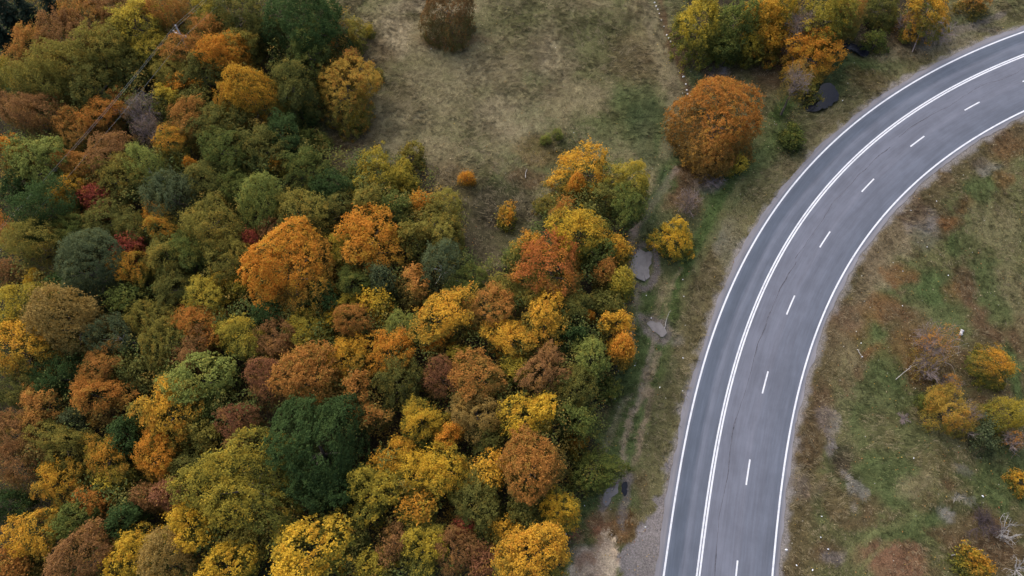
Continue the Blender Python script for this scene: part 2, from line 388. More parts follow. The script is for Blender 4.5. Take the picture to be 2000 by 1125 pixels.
# patches: px, py, rx, ry, colour, strength
PATCH = [
 # the clearing
 (760, 70, 90, 40, STRAW, .7), (840, 12, 70, 14, PALE, .9), (770, 75, 22, 40, PALE, .6), (720, 100, 40, 30, BROWN, .5), (880, 80, 62, 14, BROWN, .75), (1080, 60, 70, 60, OLIVE, .5), (1010, 120, 90, 60, STRAW, .45),
 (1000, 30, 60, 30, OLIVE, .5), (900, 170, 110, 70, STRAW, .5), (760, 230, 70, 50, STRAW, .55), (690, 260, 40, 30, BROWN, .45), (820, 270, 70, 40, STRAW, .35), (1050, 150, 40, 25, GREEN, .35), (1120, 190, 60, 30, STRAW, .5),
 (1240, 200, 50, 45, GREEN, .55), (1270, 260, 40, 60, DGREEN, .55), (1170, 260, 60, 30, GREEN, .35), (1050, 290, 40, 24, RUST, .35), (1035, 345, 35, 16, BROWN, .7), (980, 420, 70, 60, DARK, .55), (940, 470, 50, 50, DARK, .5), (1010, 460, 40, 40, OLIVE, .4),
 (660, 300, 40, 24, BROWN, .7), (700, 305, 50, 14, STRAW, .5), (960, 260, 60, 40, STRAW, .4), (1180, 70, 60, 50, OLIVE, .55), (1230, 110, 40, 50, BROWN, .35), (870, 350, 60, 40, BROWN, .35), (1000, 230, 60, 40, PALE, .35), (1090, 120, 40, 40, PALE, .3), (1060, 90, 30, 50, PALE, .25), (1300, 290, 20, 60, GREEN, .5),
 # around the orange tree and the ditch
 (1340, 100, 24, 60, BROWN, .7), (1350, 105, 16, 10, DIRT, .8), (1385, 140, 26, 30, MUD, .7), (1360, 150, 22, 22, GREEN, .6), (1420, 130, 50, 20, BROWN, .6), (1500, 120, 30, 50, BROWN, .8), (1440, 125, 40, 16, OLIVE, .5),
 (1360, 330, 40, 24, RUST, .8), (1330, 380, 40, 40, BROWN, .75), (1400, 350, 36, 16, GREY, .5), (1300, 345, 18, 30, GREEN, .7), (1340, 430, 40, 20, OLIVE, .6), (1430, 330, 30, 20, GREEN, .6), (1560, 210, 40, 40, OLIVE, .8), (1540, 270, 40, 40, GREEN, .6),
 (1660, 130, 50, 30, GREEN, .7), (1640, 160, 40, 30, DGREEN, .5), (1720, 110, 60, 40, GREEN, .5), (1700, 60, 60, 40, DARK, .7), (1770, 60, 40, 50, BROWN, .7), (1840, 70, 60, 22, GREY, .4), (1900, 50, 70, 22, GREEN, .45), (1960, 30, 60, 12, OLIVE, .6), (1930, 60, 40, 6, MUD, .7), (1700, 150, 40, 20, RUST, .4), (1760, 100, 40, 10, PALE, .35),
 # verge left of the road
 (1300, 520, 50, 60, OLIVE, .7), (1280, 580, 30, 40, STRAW, .45), (1290, 470, 30, 60, DGREEN, .4), (1245, 740, 30, 60, GREEN, .55), (1300, 700, 40, 60, DGREEN, .45), (1240, 770, 24, 16, DGREEN, .8), (1215, 830, 44, 60, GREEN, .9), (1270, 700, 30, 60, GREEN, .7), (1265, 640, 24, 40, GREEN, .6), (1290, 800, 22, 60, OLIVE, .6), (1190, 800, 20, 40, BROWN, .55),
 (1380, 560, 30, 90, BROWN, .5), (1420, 480, 30, 50, GREY, .35), (1440, 440, 40, 24, STRAW, .35), (1470, 380, 40, 40, OLIVE, .5), (1340, 660, 24, 60, BROWN, .4), (1325, 655, 14, 10, GREY, .5), (1350, 700, 16, 30, STRAW, .3), (1230, 960, 30, 60, OLIVE, .6), (1220, 990, 14, 40, GREEN, .5), (1270, 900, 20, 50, OLIVE, .6), (1250, 940, 16, 30, BROWN, .5),
 (1150, 1000, 20, 50, GREEN, .7), (1120, 1075, 20, 20, DGREEN, .5), (1090, 1030, 40, 30, LITTER_BROWN, .8), (1180, 1030, 26, 40, LITTER_BROWN, .85), (1235, 1030, 26, 26, RUST, .9), (1200, 1000, 20, 20, OLIVE, .4),
 (1160, 1090, 40, 30, DIRT, .9), (1190, 1100, 22, 34, TAN, .95), (1140, 1120, 40, 16, TAN, .6), (1205, 1065, 12, 22, TAN, .6), (1130, 920, 30, 30, BROWN, .5), (1180, 985, 12, 16, DIRT, .7),
 # meadow inside the bend
 (1740, 455, 46, 34, PALE, .6), (1715, 515, 34, 40, PALE, .6), (1690, 565, 24, 30, PALE, .6), (1800, 430, 30, 40, GREY, .6), (1780, 400, 30, 30, BROWN, .6), (1860, 430, 26, 16, RUST, .75), (1895, 398, 18, 12, RUST, .6), (1910, 378, 26, 16, GREEN, .9), (1920, 340, 40, 30, GREEN, .5), (1880, 310, 40, 30, OLIVE, .5), (1960, 280, 40, 24, RUST, .45), (1930, 320, 24, 10, GREY, .5), (1965, 345, 16, 16, RUST, .6),
 (1880, 470, 24, 20, GREEN, .75), (1760, 530, 20, 22, RUST, .75), (1810, 470, 26, 20, OLIVE, .5), (1815, 555, 22, 30, GREEN, .85), (1850, 510, 26, 24, OLIVE, .5), (1870, 570, 26, 24, RUST, .75), (1895, 600, 34, 36, BROWN, .95), (1945, 640, 30, 18, BROWN, .9), (1885, 545, 20, 24, BROWN, .7), (1980, 660, 20, 20, BROWN, .6), (1960, 470, 60, 90, OLIVE, .65), (1950, 440, 40, 40, STRAW, .3), (1985, 560, 30, 60, STRAW, .3), (1940, 560, 26, 60, GREEN, .55),
 (1730, 600, 44, 24, RUST, .65), (1770, 620, 40, 24, BROWN, .55), (1850, 610, 40, 40, GREEN, .55), (1700, 650, 30, 24, GREEN, .5), (1715, 680, 22, 20, RUST, .7), (1650, 610, 22, 30, GREY, .3), (1660, 620, 30, 40, RUST, .45), (1640, 680, 26, 50, STRAW, .35), (1670, 720, 14, 14, BROWN, .7), (1740, 710, 30, 40, GREEN, .55), (1800, 690, 50, 50, RUST, .55), (1870, 720, 40, 40, BROWN, .5), (1980, 720, 18, 60, GREEN, .8),
 (1600, 790, 16, 50, BROWN, .8), (1612, 810, 16, 26, GREY, .75), (1616, 865, 8, 26, GREY, .85), (1580, 860, 16, 50, BROWN, .6), (1650, 850, 24, 50, OLIVE, .4), (1690, 830, 26, 40, GREEN, .4), (1650, 900, 24, 36, DARK, .6), (1665, 955, 10, 22, GREY, .6), (1560, 940, 18, 20, GREY, .7), (1590, 955, 22, 14, DIRT, .4), (1740, 930, 46, 50, GREEN, .65), (1740, 850, 50, 40, OLIVE, .5), (1800, 945, 36, 20, STRAW, .55), (1850, 880, 60, 50, OLIVE, .4), (1815, 810, 30, 24, BROWN, .5), (1890, 845, 50, 30, STRAW, .4), (1930, 800, 40, 40, BROWN, .6), (1890, 915, 14, 16, MUD, .7), (1878, 955, 24, 16, BROWN, .6), (1880, 975, 14, 6, GREY, .7), (1930, 960, 50, 50, GREEN, .5), (1970, 900, 30, 60, DGREEN, .4),
 (1560, 1010, 20, 50, OLIVE, .5), (1600, 990, 16, 40, GREEN, .45), (1680, 1010, 40, 24, BROWN, .7), (1610, 1070, 34, 30, BROWN, .7), (1630, 1080, 22, 16, MUD, .7), (1700, 1050, 60, 24, OLIVE, .4), (1760, 1050, 40, 24, GREEN, .5), (1750, 1095, 60, 26, LITTER_BROWN, .6), (1860, 1010, 40, 24, DGREEN, .5), (1910, 1040, 60, 40, BROWN, .8), (1960, 1080, 50, 40, BROWN, .7), (1850, 1000, 12, 8, GREY, .6), (1800, 1010, 40, 20, GREEN, .5),
]
PATCH_M = [(*blob(a, b, c, d), col, min(1.0, k * 1.2)) for a, b, c, d, col, k in PATCH]
# worn tracks: image polyline, half-width in metres, colour, strength
TRACK = [
 ([(1262, -40), (1280, 40), (1300, 110), (1318, 160), (1315, 215), (1300, 300)], 0.8, (0.15, .125, .075), .42), ([(1250, -40), (1264, 40), (1282, 110), (1298, 170)], .4, (0.16, .13, .08), .35),
 ([(1284, -40), (1298, 40), (1312, 90), (1332, 140), (1348, 190)], 0.45, BROWN, .75),
 ([(1322, 330), (1295, 365), (1265, 415), (1238, 455)], 0.45, DIRT, .75), ([(1300, 340), (1275, 400), (1262, 450), (1262, 490)], 0.9, DGREEN, .55),
 ([(1264, 545), (1256, 595), (1238, 622), (1235, 650), (1236, 680)], 0.4, DIRT, .85), ([(1233, 470), (1230, 510), (1232, 540)], .35, DIRT, .7),
 ([(1540, 200), (1480, 270), (1430, 350), (1395, 420), (1350, 500), (1318, 575), (1305, 625), (1290, 690), (1262, 760)], 0.95, (0.062, 0.088, 0.028), 1.0),
 ([(1500, 240), (1440, 320)], 1.0, OLIVE, .5),
 ([(1450, 345), (1412, 420), (1372, 500), (1335, 570), (1325, 640)], 0.5, OLIVE, .6), ([(1330, 520), (1312, 560), (1300, 610), (1292, 640)], .25, STRAW, .5), ([(1262, 560), (1258, 640), (1252, 700), (1232, 770), (1205, 830)], 1.1, (0.066, 0.088, 0.030), .95), ([(1285, 690), (1268, 740), (1250, 800)], .35, (0.2, .155, .10), .6), ([(1300, 560), (1285, 600), (1275, 618)], .35, STRAW, .5), ([(1278, 660), (1262, 720), (1243, 790), (1222, 850), (1212, 930)], .3, DIRT, .5), ([(1245, 560), (1243, 600)], .3, DIRT, .5),
 ([(1250, 478), (1280, 476), (1284, 530), (1270, 562), (1246, 556), (1228, 540), (1228, 505), (1250, 478)], .35, MUD, .75), ([(1252, 618), (1300, 628), (1310, 650), (1296, 668), (1262, 646), (1252, 618)], .4, MUD, .7), ([(1178, 990), (1205, 932), (1230, 930), (1222, 980)], .35, MUD, .7),
 ([(1275, 760), (1255, 830), (1240, 900)], 0.45, (0.2, .15, .1), .7), ([(1228, 770), (1190, 850), (1165, 900)], 0.4, (0.13, .12, .07), .6), ([(1262, 780), (1240, 850), (1232, 900)], .3, GREEN, .8),
 ([(1215, 985), (1216, 1030)], .35, MUD, .8), ([(1395, 105), (1395, 130), (1380, 160)], .3, MUD, .7), ([(1410, 110), (1412, 140)], .5, (0.17, .145, .13), .7),
 ([(1690, 1060), (1730, 1030), (1790, 1000)], .3, (0.14, .15, .06), .5), ([(1680, 1110), (1740, 1060)], .25, (0.14, .15, .06), .4), ([(1960, 25), (1900, 48), (1860, 62)], .5, MUD, .7),
]
TRACK_M = [(survey_poly(p), w * 1.15, c, min(1.0, k * 1.35)) for p, w, c, k in TRACK]
DITCHES = [(survey_poly([(1600, 200), (1625, 175)]), 2.2, 0.8), (survey_poly([(1625, 88), (1695, 98)]), 1.8, 0.6)]

def bumps(x, y):
    lat, _ = road_lateral(x, y)
    away = sstep(8.0, 14.0, np.abs(lat))
    z = (fbm(x, y, 9.0, 5, 3) - 0.5) * 0.9 * away + (fbm(x, y, 1.6, 8, 3) - 0.5) * 0.22 * sstep(7.6, 9.5, np.abs(lat))
    z = z - 0.25 * sstep(6.7, 9.0, np.abs(lat))
    for line, w, d in DITCHES:
        z = z - d * (1 - sstep(w * .4, w * 1.2, seg_dist(x, y, line)))
    return z, lat
def ground_z(x, y):
    x = np.atleast_1d(np.asarray(x, float)); y = np.atleast_1d(np.asarray(y, float))
    return SLOPE * np.clip(y, -400, 400) + bumps(x, y)[0]

def ground_tone(x, y, lat):
    """real colour of the soil and turf at each spot, and how grassy it is"""
    wx = x + (fbm(x, y, 3.0, 21, 3) - 0.5) * 3.2; wy = y + (fbm(x, y, 3.0, 33, 3) - 0.5) * 3.2
    a = fbm(x, y, 7.0, 41, 5); b = fbm(x, y, 2.4, 57, 4); c = fbm(x, y, 14.0, 71, 3); d = fbm(x, y, 1.1, 91, 3)
    col = np.empty((len(x), 3)); col[:] = OLIVE
    def lay(col, m, rgb):
        return col * (1 - m[:, None]) + np.asarray(rgb)[None] * m[:, None]
    left = lat < 0
    # clearing: dry straw over olive
    col = lay(col, left * sstep(.36, .62, .55 * a + .45 * b) * .72, STRAW)
    col = lay(col, left * sstep(.54, .7, c) * .35, GREEN)
    col = lay(col, left * sstep(.58, .72, d) * .3, BROWN)
    # inside of the bend: green and brown turf
    col = lay(col, ~left * sstep(.45, .62, a) * .5, GREEN)
    col = lay(col, ~left * sstep(.46, .62, b) * .6, BROWN)
    col = lay(col, ~left * sstep(.56, .7, c) * .3, STRAW)
    e0 = -lat + (b - .5) * 3.0
    col = lay(col, left * sstep(9.3, 11.0, e0) * (1 - sstep(15.5, 19, e0)) * .8 * (y < 68), GREEN)   # damp verge
    for px, py, rx, ry, rgb, k in PATCH_M:
        q = ((wx - px) / rx) ** 2 + ((wy - py) / ry) ** 2
        near = q < 3.0
        if near.any():
            m = np.zeros(len(x)); m[near] = (1 - sstep(.35, 2.2, q[near])) * k * (0.6 + 0.8 * b[near]); col = lay(col, np.clip(m, 0, 1), rgb)
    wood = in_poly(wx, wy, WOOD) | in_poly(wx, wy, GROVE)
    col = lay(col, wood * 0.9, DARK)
    tx = x + (fbm(x, y, 1.2, 77, 2) - .5) * .7; ty = y + (fbm(x, y, 1.2, 78, 2) - .5) * .7
    bare = np.zeros(len(x))
    for line, w, rgb, k in TRACK_M:
        m = (1 - sstep(w * .55, w * 1.5, seg_dist(tx, ty, line))) * k * (0.55 + 0.9 * d)
        m = np.clip(m, 0, 1); col = lay(col, m, rgb)
        if rgb[1] < rgb[0]: bare = np.maximum(bare, m)
    # roadside: thin dry strip, then bare grit
    e = np.abs(lat) + (b - .5) * 2.2
    col = lay(col, (1 - sstep(8.2, 11.5, e)) * ~left * .6, BROWN); col = lay(col, (1 - sstep(8.6, 12, e)) * left * .5, (.105, .092, .045))
    grit = (1 - sstep(6.7, 7.5, np.abs(lat) + (d - .5) * 1.5 + (b - .5) * 1.2)) * .9
    col = lay(col, grit, GREY)
    ex = x + (fbm(x, y, 1.6, 301, 4) - .5) * 2.6; ey = y + (fbm(x, y, 1.6, 302, 4) - .5) * 2.6
    lay_by = in_poly(ex, ey, LAYBY); sand = in_poly(wx, wy, SAND) & ~lay_by
    k = sstep(.3, .6, b); col = lay(col, sand * (.55 + .4 * k), np.asarray(DIRT) * 1.25); col = lay(col, sand * sstep(.42, .56, a) * .8, TAN)
    col = lay(col, sand * sstep(.55, .68, d) * .6, LITTER_BROWN)
    col = lay(col, lay_by * .95, (.165, .148, .142)); col = lay(col, lay_by * sstep(.48, .62, b) * .6, (.115, .102, .10)); col = lay(col, lay_by * sstep(.55, .7, a) * .5, (.23, .205, .195))
    grass = np.clip(1 - np.maximum(np.maximum(bare * .9, grit), np.maximum(lay_by * 1.0, sand * .85)), 0, 1) * ~wood
    return col, grass

def axis(lo, hi, step, far):
    mid = list(np.arange(lo, hi + step / 2, step)); a = []; d = step; v = lo
    while v > -far: d *= 1.35; v -= d; a.append(v)
    z = []; d = step; v = mid[-1]
    while v < far: d *= 1.35; v += d; z.append(v)
    return np.array(a[::-1] + mid + z)
gx = axis(-84, 92, 0.42, 2500); gy = axis(-4, 106, 0.42, 2500)
GX, GY = np.meshgrid(gx, gy); fx, fy = GX.ravel(), GY.ravel()
bz, glat = bumps(fx, fy)
tone, _ = ground_tone(fx, fy, glat)
nx, ny = len(gx), len(gy)
ii = (np.arange(ny - 1)[:, None] * nx + np.arange(nx - 1)[None]).ravel()
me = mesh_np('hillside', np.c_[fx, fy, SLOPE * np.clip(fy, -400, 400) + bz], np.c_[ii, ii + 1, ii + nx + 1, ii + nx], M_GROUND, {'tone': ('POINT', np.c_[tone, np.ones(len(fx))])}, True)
tag(link('hillside', me), kind='structure')

def strip(name, s0, s1, l0, l1, dz, mat, parent=None, step=0.5, jag=0.0, seed=0, attr=False):
    n = max(2, int((s1 - s0) / step) + 1); s = np.linspace(s0, s1, n)
    lats = np.linspace(l0, l1, 15) if attr else np.array([l0, l1])
    V = []; A = []
    for k, l in enumerate(lats):
        ll = np.full(n, float(l))
        if jag and k in (0, len(lats) - 1): ll = ll + (fbm(s, s * 0 + 31 * k, 2.0, seed, 5) - .5) * jag
        x, y = road_point(s, ll)
        V.append(np.c_[x, y, SLOPE * np.clip(y, -400, 400) + dz]); A.append(np.c_[(ll + 6.8) / 13.6, s / 100, s * 0, s * 0 + 1])
    V = np.stack(V, 1).reshape(-1, 3); A = np.stack(A, 1).reshape(-1, 4); w = len(lats)
    i = (np.arange(n - 1)[:, None] * w + np.arange(w - 1)[None]).ravel()
    me = mesh_np(name, V, np.c_[i, i + 1, i + w + 1, i + w], mat, {'road': ('POINT', A)} if attr else None)
    return link(name, me, parent)

road = tag(strip('road', -230, 300, -6.75, 6.5, 0.06, M_ASPHALT, attr=True, jag=.7, seed=5), kind='structure')
S0, S1 = -60, 200
strip('edge_line', S0, S1, -5.93, -5.72, 0.066, M_PAINT, road)
strip('edge_line', S0, S1, 5.72, 5.93, 0.066, M_PAINT, road)
strip('centre_line', S0, S1, -2.38, -2.18, 0.066, M_PAINT, road)
strip('centre_line', S0, S1, -2.08, -1.88, 0.066, M_PAINT, road)
for k in range(-4, 14):
    s = 11.52 + 11.32 * k
    strip('lane_dash', s, s + 3.0, 1.66 + (0.2 if k < 3 else 0.0) * max(0, 3 - k) / 3 - .09, 1.84 + (0.2 if k < 3 else 0.0) * max(0, 3 - k) / 3 - .09, 0.066, M_PAINT, road)
def crack(s0, s1, lat, wid, seed):
    s = np.arange(s0, s1, 0.25); c = lat + (fbm(s, s * 0, 6, seed, 5) - .5) * 1.3
    w = np.maximum(0.022, wid * (fbm(s, s * 0, 2.2, seed + 9, 3) - .25) * 1.6)
    a = np.c_[road_point(s, c - w)]; b_ = np.c_[road_point(s, c + w)]
    x1, y1 = road_point(s, c - w); x2, y2 = road_point(s, c + w)
    V = np.stack([np.c_[x1, y1, SLOPE * y1 + .064], np.c_[x2, y2, SLOPE * y2 + .064]], 1).reshape(-1, 3)
    i = np.arange(len(s) - 1) * 2
    link('crack', mesh_np('crack', V, np.c_[i, i + 1, i + 3, i + 2], M_CRACK), road)
crack(-12, 42, -0.3, .085, 3); crack(42, 66, -0.2, .075, 14); crack(68, 112, -0.3, .06, 25)

def sheet(name, pts, dz, mat, label=None, cat=None, kind='structure', jag=0.25, seed=1):
    """irregular flat patch lying on the hillside"""
    P = np.array(survey_poly(pts)); n = len(P); D = []
    for i in range(n):
        a, b = P[i], P[(i + 1) % n]; m = max(2, int(np.hypot(*(b - a)) / 0.3))
        for t in np.arange(m) / m: D.append(a + (b - a) * t)
    D = np.array(D)
    for _ in range(3): D = (np.roll(D, 1, 0) + 2 * D + np.roll(D, -1, 0)) / 4
    D = D + np.c_[fbm(D[:, 0], D[:, 1], .9, seed, 3) - .5, fbm(D[:, 0], D[:, 1], .9, seed + 5, 3) - .5] * 2 * jag
    c = D.mean(0); z = float(dz if np.isscalar(dz) else dz[0])
    V = np.vstack([c, D]); V = np.c_[V, SLOPE * V[:, 1] + z]
    m = len(D); i = np.arange(m)
    o = link(name, mesh_np(name, V, np.c_[np.zeros(m, int), 1 + i, 1 + (i + 1) % m], mat))
    return tag(o, label, cat, None, kind)

def water(name, pts, mat, seed):
    P = np.array(survey_poly(pts)); x, y = P.mean(0)
    zz = ground_z(P[:, 0], P[:, 1]) - SLOPE * P[:, 1]
    return sheet(name, pts, float(zz.max()) + 0.03, mat, jag=.5, seed=seed)

water('puddle', [(1243, 486), (1254, 493), (1272, 484), (1276, 492), (1271, 520), (1265, 545), (1262, 556), (1250, 545), (1233, 530), (1231, 515), (1236, 500)], M_MUDWATER, 3)
water('puddle', [(1258, 624), (1272, 626), (1284, 634), (1292, 632), (1304, 640), (1304, 652), (1294, 662), (1286, 650), (1274, 642), (1261, 640)], M_MUDWATER, 6)
water('puddle', [(1207, 938), (1211, 935), (1211, 950), (1205, 965), (1196, 980), (1186, 990), (1180, 980), (1182, 960)], M_MUDWATER, 9)
water('puddle', [(1222, 932), (1227, 934), (1226, 950), (1221, 972), (1216, 966), (1217, 945)], M_DARKWATER, 12)
water('pond', [(1568, 203), (1590, 190), (1603, 165), (1620, 158), (1636, 165), (1640, 190), (1628, 203), (1600, 212), (1578, 212)], M_DARKWATER, 15)
water('ditch_water', [(1612, 82), (1640, 78), (1668, 80), (1696, 86), (1698, 104), (1688, 108), (1678, 96), (1650, 92), (1620, 96)], M_DARKWATER, 18)

# ---------------------------------------------------------------- foliage
def leaf_mesh(name, P, Nn, L, W, attr, rng, mat, an='leaf'):
    """one folded diamond per leaf spray"""
    n = len(P)
    ref = unit(rng.normal(size=(n, 3))); T = unit(np.cross(Nn, ref)); B = np.cross(Nn, T)
    L = np.asarray(L)[:, None] * .5; W = np.asarray(W)[:, None] * .5
    V = np.stack([P - T * L, P + B * W + Nn * W * .25, P + T * L - Nn * L * .3, P - B * W + Nn * W * .25], 1).reshape(-1, 3)
    F = np.arange(n * 4).reshape(-1, 4)
    return mesh_np(name, V, F, mat, {an: ('FACE', attr)})

def sphere_dirs(n, rng):
    k = np.arange(n) + .5; ph = np.arccos(1 - 2 * k / n); th = math.pi * (1 + 5 ** .5) * k + rng.uniform(0, 6.28)
    d = np.c_[np.cos(th) * np.sin(ph), np.sin(th) * np.sin(ph), np.cos(ph)]
    return unit(d + rng.normal(size=(n, 3)) * .22)

STYLE = {  # leaf masses, their spread and radius, lobes per mass, clump radius m, leaf length and width m, cover, vertical and radial stretch of a clump
 'R': dict(masses=5, spread=.62, mr=.56, lobes=10, cr=.38, L=.185, W=.12, cover=1.6, flat=1.0, rad=1.0),
 'S': dict(masses=6, spread=.70, mr=.50, lobes=9, cr=.46, L=.205, W=.10, cover=1.45, flat=.38, rad=2.1),
 'F': dict(masses=5, spread=.58, mr=.56, lobes=9, cr=.38, L=.155, W=.08, cover=1.25, flat=1.7, rad=.8),
 'D': dict(masses=3, spread=.36, mr=.80, lobes=12, cr=.30, L=.155, W=.105, cover=1.5, flat=.9, rad=1.0),
}
STYLE['B'] = dict(STYLE['F'], cover=1.05)
STYLE['X'] = dict(STYLE['F'], cover=.28)
def crown_mesh(style, R, seed):
    q = STYLE[style]; rng = np.random.default_rng(seed)
    # the crown is several leaf masses of unequal height, each with its own lobes, over a lower skirt
    nm = q['masses'] if R > 2 else max(1, q['masses'] - 2)
    th = np.arange(nm) * 2.4 + rng.uniform(0, 6.28); ro = np.sqrt((np.arange(nm) + .3) / nm) * q['spread'] * rng.uniform(.8, 1.15, nm) if nm > 1 else np.zeros(1)
    mc = np.c_[np.cos(th) * ro, np.sin(th) * ro, rng.uniform(-.42, .42, nm) - .35 * ro ** 2] * R
    mr = R * q['mr'] * rng.uniform(.78, 1.18, nm)
    c = []; lr = []; mi = []
    for k in range(nm):
        nl = q['lobes']; d = sphere_dirs(nl, rng); d = d[d[:, 2] > -.7]
        c.append(mc[k] + d * mr[k] * .50 * rng.uniform(.75, 1.3, (len(d), 1))); lr.append(mr[k] * .56 * rng.uniform(.75, 1.15, len(d)))
        c.append(mc[k][None]); lr.append(mr[k:k + 1] * .66); mi += [k] * (len(d) + 1)
    ns = 9; th = np.arange(ns) * 2.4 + rng.uniform(0, 6.28); zs = np.linspace(-.45, -1.25, ns)
    c.append(np.c_[np.cos(th) * .5, np.sin(th) * .5, zs] * R * rng.uniform(.8, 1.2, (ns, 1))); lr.append(R * (.36 + .12 * (zs + 1.25)) * rng.uniform(.85, 1.2, ns))
    c.append(np.array([[0, 0, -.3 * R]])); lr.append(np.array([R * .5]))
    c = np.vstack(c); lr = np.concatenate(lr); mi = np.array(mi + list(rng.integers(0, nm, ns + 1))); mass_tone = rng.permutation(nm) / max(1, nm - 1) if nm > 1 else np.array([.6])
    cr = q['cr'] * (1 if R > 2 else .7)
    nc = int({'D': 75, 'R': 52, 'S': 46}.get(style, 44) * (R / cr) ** 2)
    k = rng.choice(len(c), nc, p=lr ** 2 / (lr ** 2).sum())
    dr = unit(rng.normal(size=(nc, 3))); P = c[k] + dr * lr[k][:, None]
    dd = np.linalg.norm(P[:, None] - c[None], axis=2) / lr[None]; dd[np.arange(nc), k] = 9
    keep = (dd.min(1) > .96) & (P[:, 2] > -1.5 * R); P = P[keep]; dr = dr[keep]
    rad = np.linalg.norm(P, axis=1) / R
    # thin clumps to a Poisson-like spacing
    order = rng.permutation(len(P)); P = P[order]; dr = dr[order]
    taken = []; cell = {}
    gap = cr * .56
    for i, p in enumerate(P):
        key = (int(p[0] // gap), int(p[1] // gap), int(p[2] // gap)); ok = True
        for a in (-1, 0, 1):
            for b in (-1, 0, 1):
                for e in (-1, 0, 1):
                    for j in cell.get((key[0] + a, key[1] + b, key[2] + e), ()):
                        if ((P[j] - p) ** 2).sum() < gap * gap: ok = False
        if ok: cell.setdefault(key, []).append(i); taken.append(i)
    P = P[taken]; dr = dr[taken]; nc = len(P)
    gone = rng.random(nc) < np.where(P[:, 2] < -.3 * R, .32, .08) + .3 * sstep(.56, .68, fbm(P[:, 0] + P[:, 2] * .7, P[:, 1] - P[:, 2] * .6, R * .35, seed, 2))         # holes
    P = P[~gone]; dr = dr[~gone]; nc = len(P)
    crs = cr * rng.uniform(.65, 1.3, nc)
    P = P + dr * rng.normal(0, .32, (nc, 1)) * cr
    sh = rng.random(nc) < .26; P = P + unit(dr + np.array([0, 0, .3])) * (sh * rng.uniform(.4, 1.4, nc) * cr)[:, None]; crs = np.where(sh, crs * .7, crs)   # shoots poking out
    per = np.maximum(6, (q['cover'] * math.pi * crs ** 2 / (q['L'] * q['W'] * .5) * .55).astype(int))
    ci = np.repeat(np.arange(nc), per); n = len(ci)
    up = np.array([0, 0, 1.0]); nrm = unit(dr + up * .35)[ci]
    o = unit(rng.normal(size=(n, 3))) * (rng.random((n, 1)) ** .5)
    side = o - nrm * (o * nrm).sum(1, keepdims=True)
    rho2 = (side ** 2).sum(1, keepdims=True)
    off = side + nrm * (.62 * np.sqrt(np.maximum(0, 1 - rho2)) - .2) * rng.uniform(.55, 1, (n, 1))
    hor = unit(dr * np.array([1, 1, 0.15]))[ci]
    off = off + hor * (off * hor).sum(1, keepdims=True) * (q['rad'] - 1)
    off[:, 2] *= q['flat']
    LP = P[ci] + off * crs[ci][:, None]
    far = rng.random(n) < .10; LP = LP + rng.normal(0, .07, (n, 3)) + (far * rng.uniform(.1, .55, n))[:, None] * unit(nrm + rng.normal(size=(n, 3)) * .6)   # feathery outline
    if style in 'S': LP[:, 2] -= (np.maximum(0, (off * hor).sum(1)) ** 2) * crs[ci] * .25
    if style in 'FB': LP[:, 2] -= rng.random(n) ** 2 * .5
    ln = unit(nrm * .6 + off * .55 + up * (.8 if style == 'S' else .5) + rng.normal(size=(n, 3)) * .6)
    # a thinner inner layer seen through the gaps
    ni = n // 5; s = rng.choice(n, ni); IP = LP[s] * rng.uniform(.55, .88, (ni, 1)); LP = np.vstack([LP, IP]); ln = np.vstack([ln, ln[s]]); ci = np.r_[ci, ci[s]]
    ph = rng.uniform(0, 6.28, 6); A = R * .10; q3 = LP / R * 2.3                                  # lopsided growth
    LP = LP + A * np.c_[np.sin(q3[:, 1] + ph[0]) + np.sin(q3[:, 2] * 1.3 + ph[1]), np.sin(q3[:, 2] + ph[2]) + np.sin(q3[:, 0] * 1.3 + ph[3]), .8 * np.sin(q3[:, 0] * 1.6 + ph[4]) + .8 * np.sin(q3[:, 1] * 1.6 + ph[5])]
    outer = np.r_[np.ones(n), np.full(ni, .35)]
    n += ni
    cl = rng.random(nc)
    big = rng.random(len(c)); kl = np.argmin(np.linalg.norm(P[:, None] - c[None], axis=2) / lr[None], axis=1)
    cl = np.clip(.34 * cl + .26 * big[kl] + .40 * mass_tone[mi[kl]], 0, 1)
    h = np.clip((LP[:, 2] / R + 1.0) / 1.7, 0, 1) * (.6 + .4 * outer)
    sz = rng.uniform(.7, 1.35, n)
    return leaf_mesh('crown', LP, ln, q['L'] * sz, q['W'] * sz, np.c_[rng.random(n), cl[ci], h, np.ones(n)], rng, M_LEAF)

def conifer_mesh(R, seed):
    rng = np.random.default_rng(seed); H = R * 3.2; P = []; Nn = []; cl = []
    for t in np.linspace(0, 1, 20):
        rr = R * (1 - t) ** .85 + .12; nb = int(7 + 10 * (1 - t))
        for a in rng.uniform(0, 6.28, nb):
            m = int(16 + 34 * (1 - t)); u = rng.random(m) ** .6; l = rr * rng.uniform(.75, 1.1)
            d = np.array([math.cos(a), math.sin(a)]); w = rng.normal(0, .13 * l, m) * (1.2 - u)
            P.append(np.c_[d[0] * u * l - d[1] * w, d[1] * u * l + d[0] * w, H * (t - .45) - .35 * u * l + rng.normal(0, .06, m)])
            Nn.append(np.c_[np.full(m, d[0] * .5), np.full(m, d[1] * .5), np.full(m, .9)]); cl.append(np.full(m, rng.random()))
    P = np.vstack(P); n = len(P); Nn = unit(np.vstack(Nn) + rng.normal(size=(n, 3)) * .35); s = rng.uniform(.7, 1.3, n)
    return leaf_mesh('crown', P, Nn, .34 * s, .13 * s, np.c_[rng.random(n), np.concatenate(cl), np.clip(P[:, 2] / H + .45, 0, 1), np.ones(n)], rng, M_LEAF)

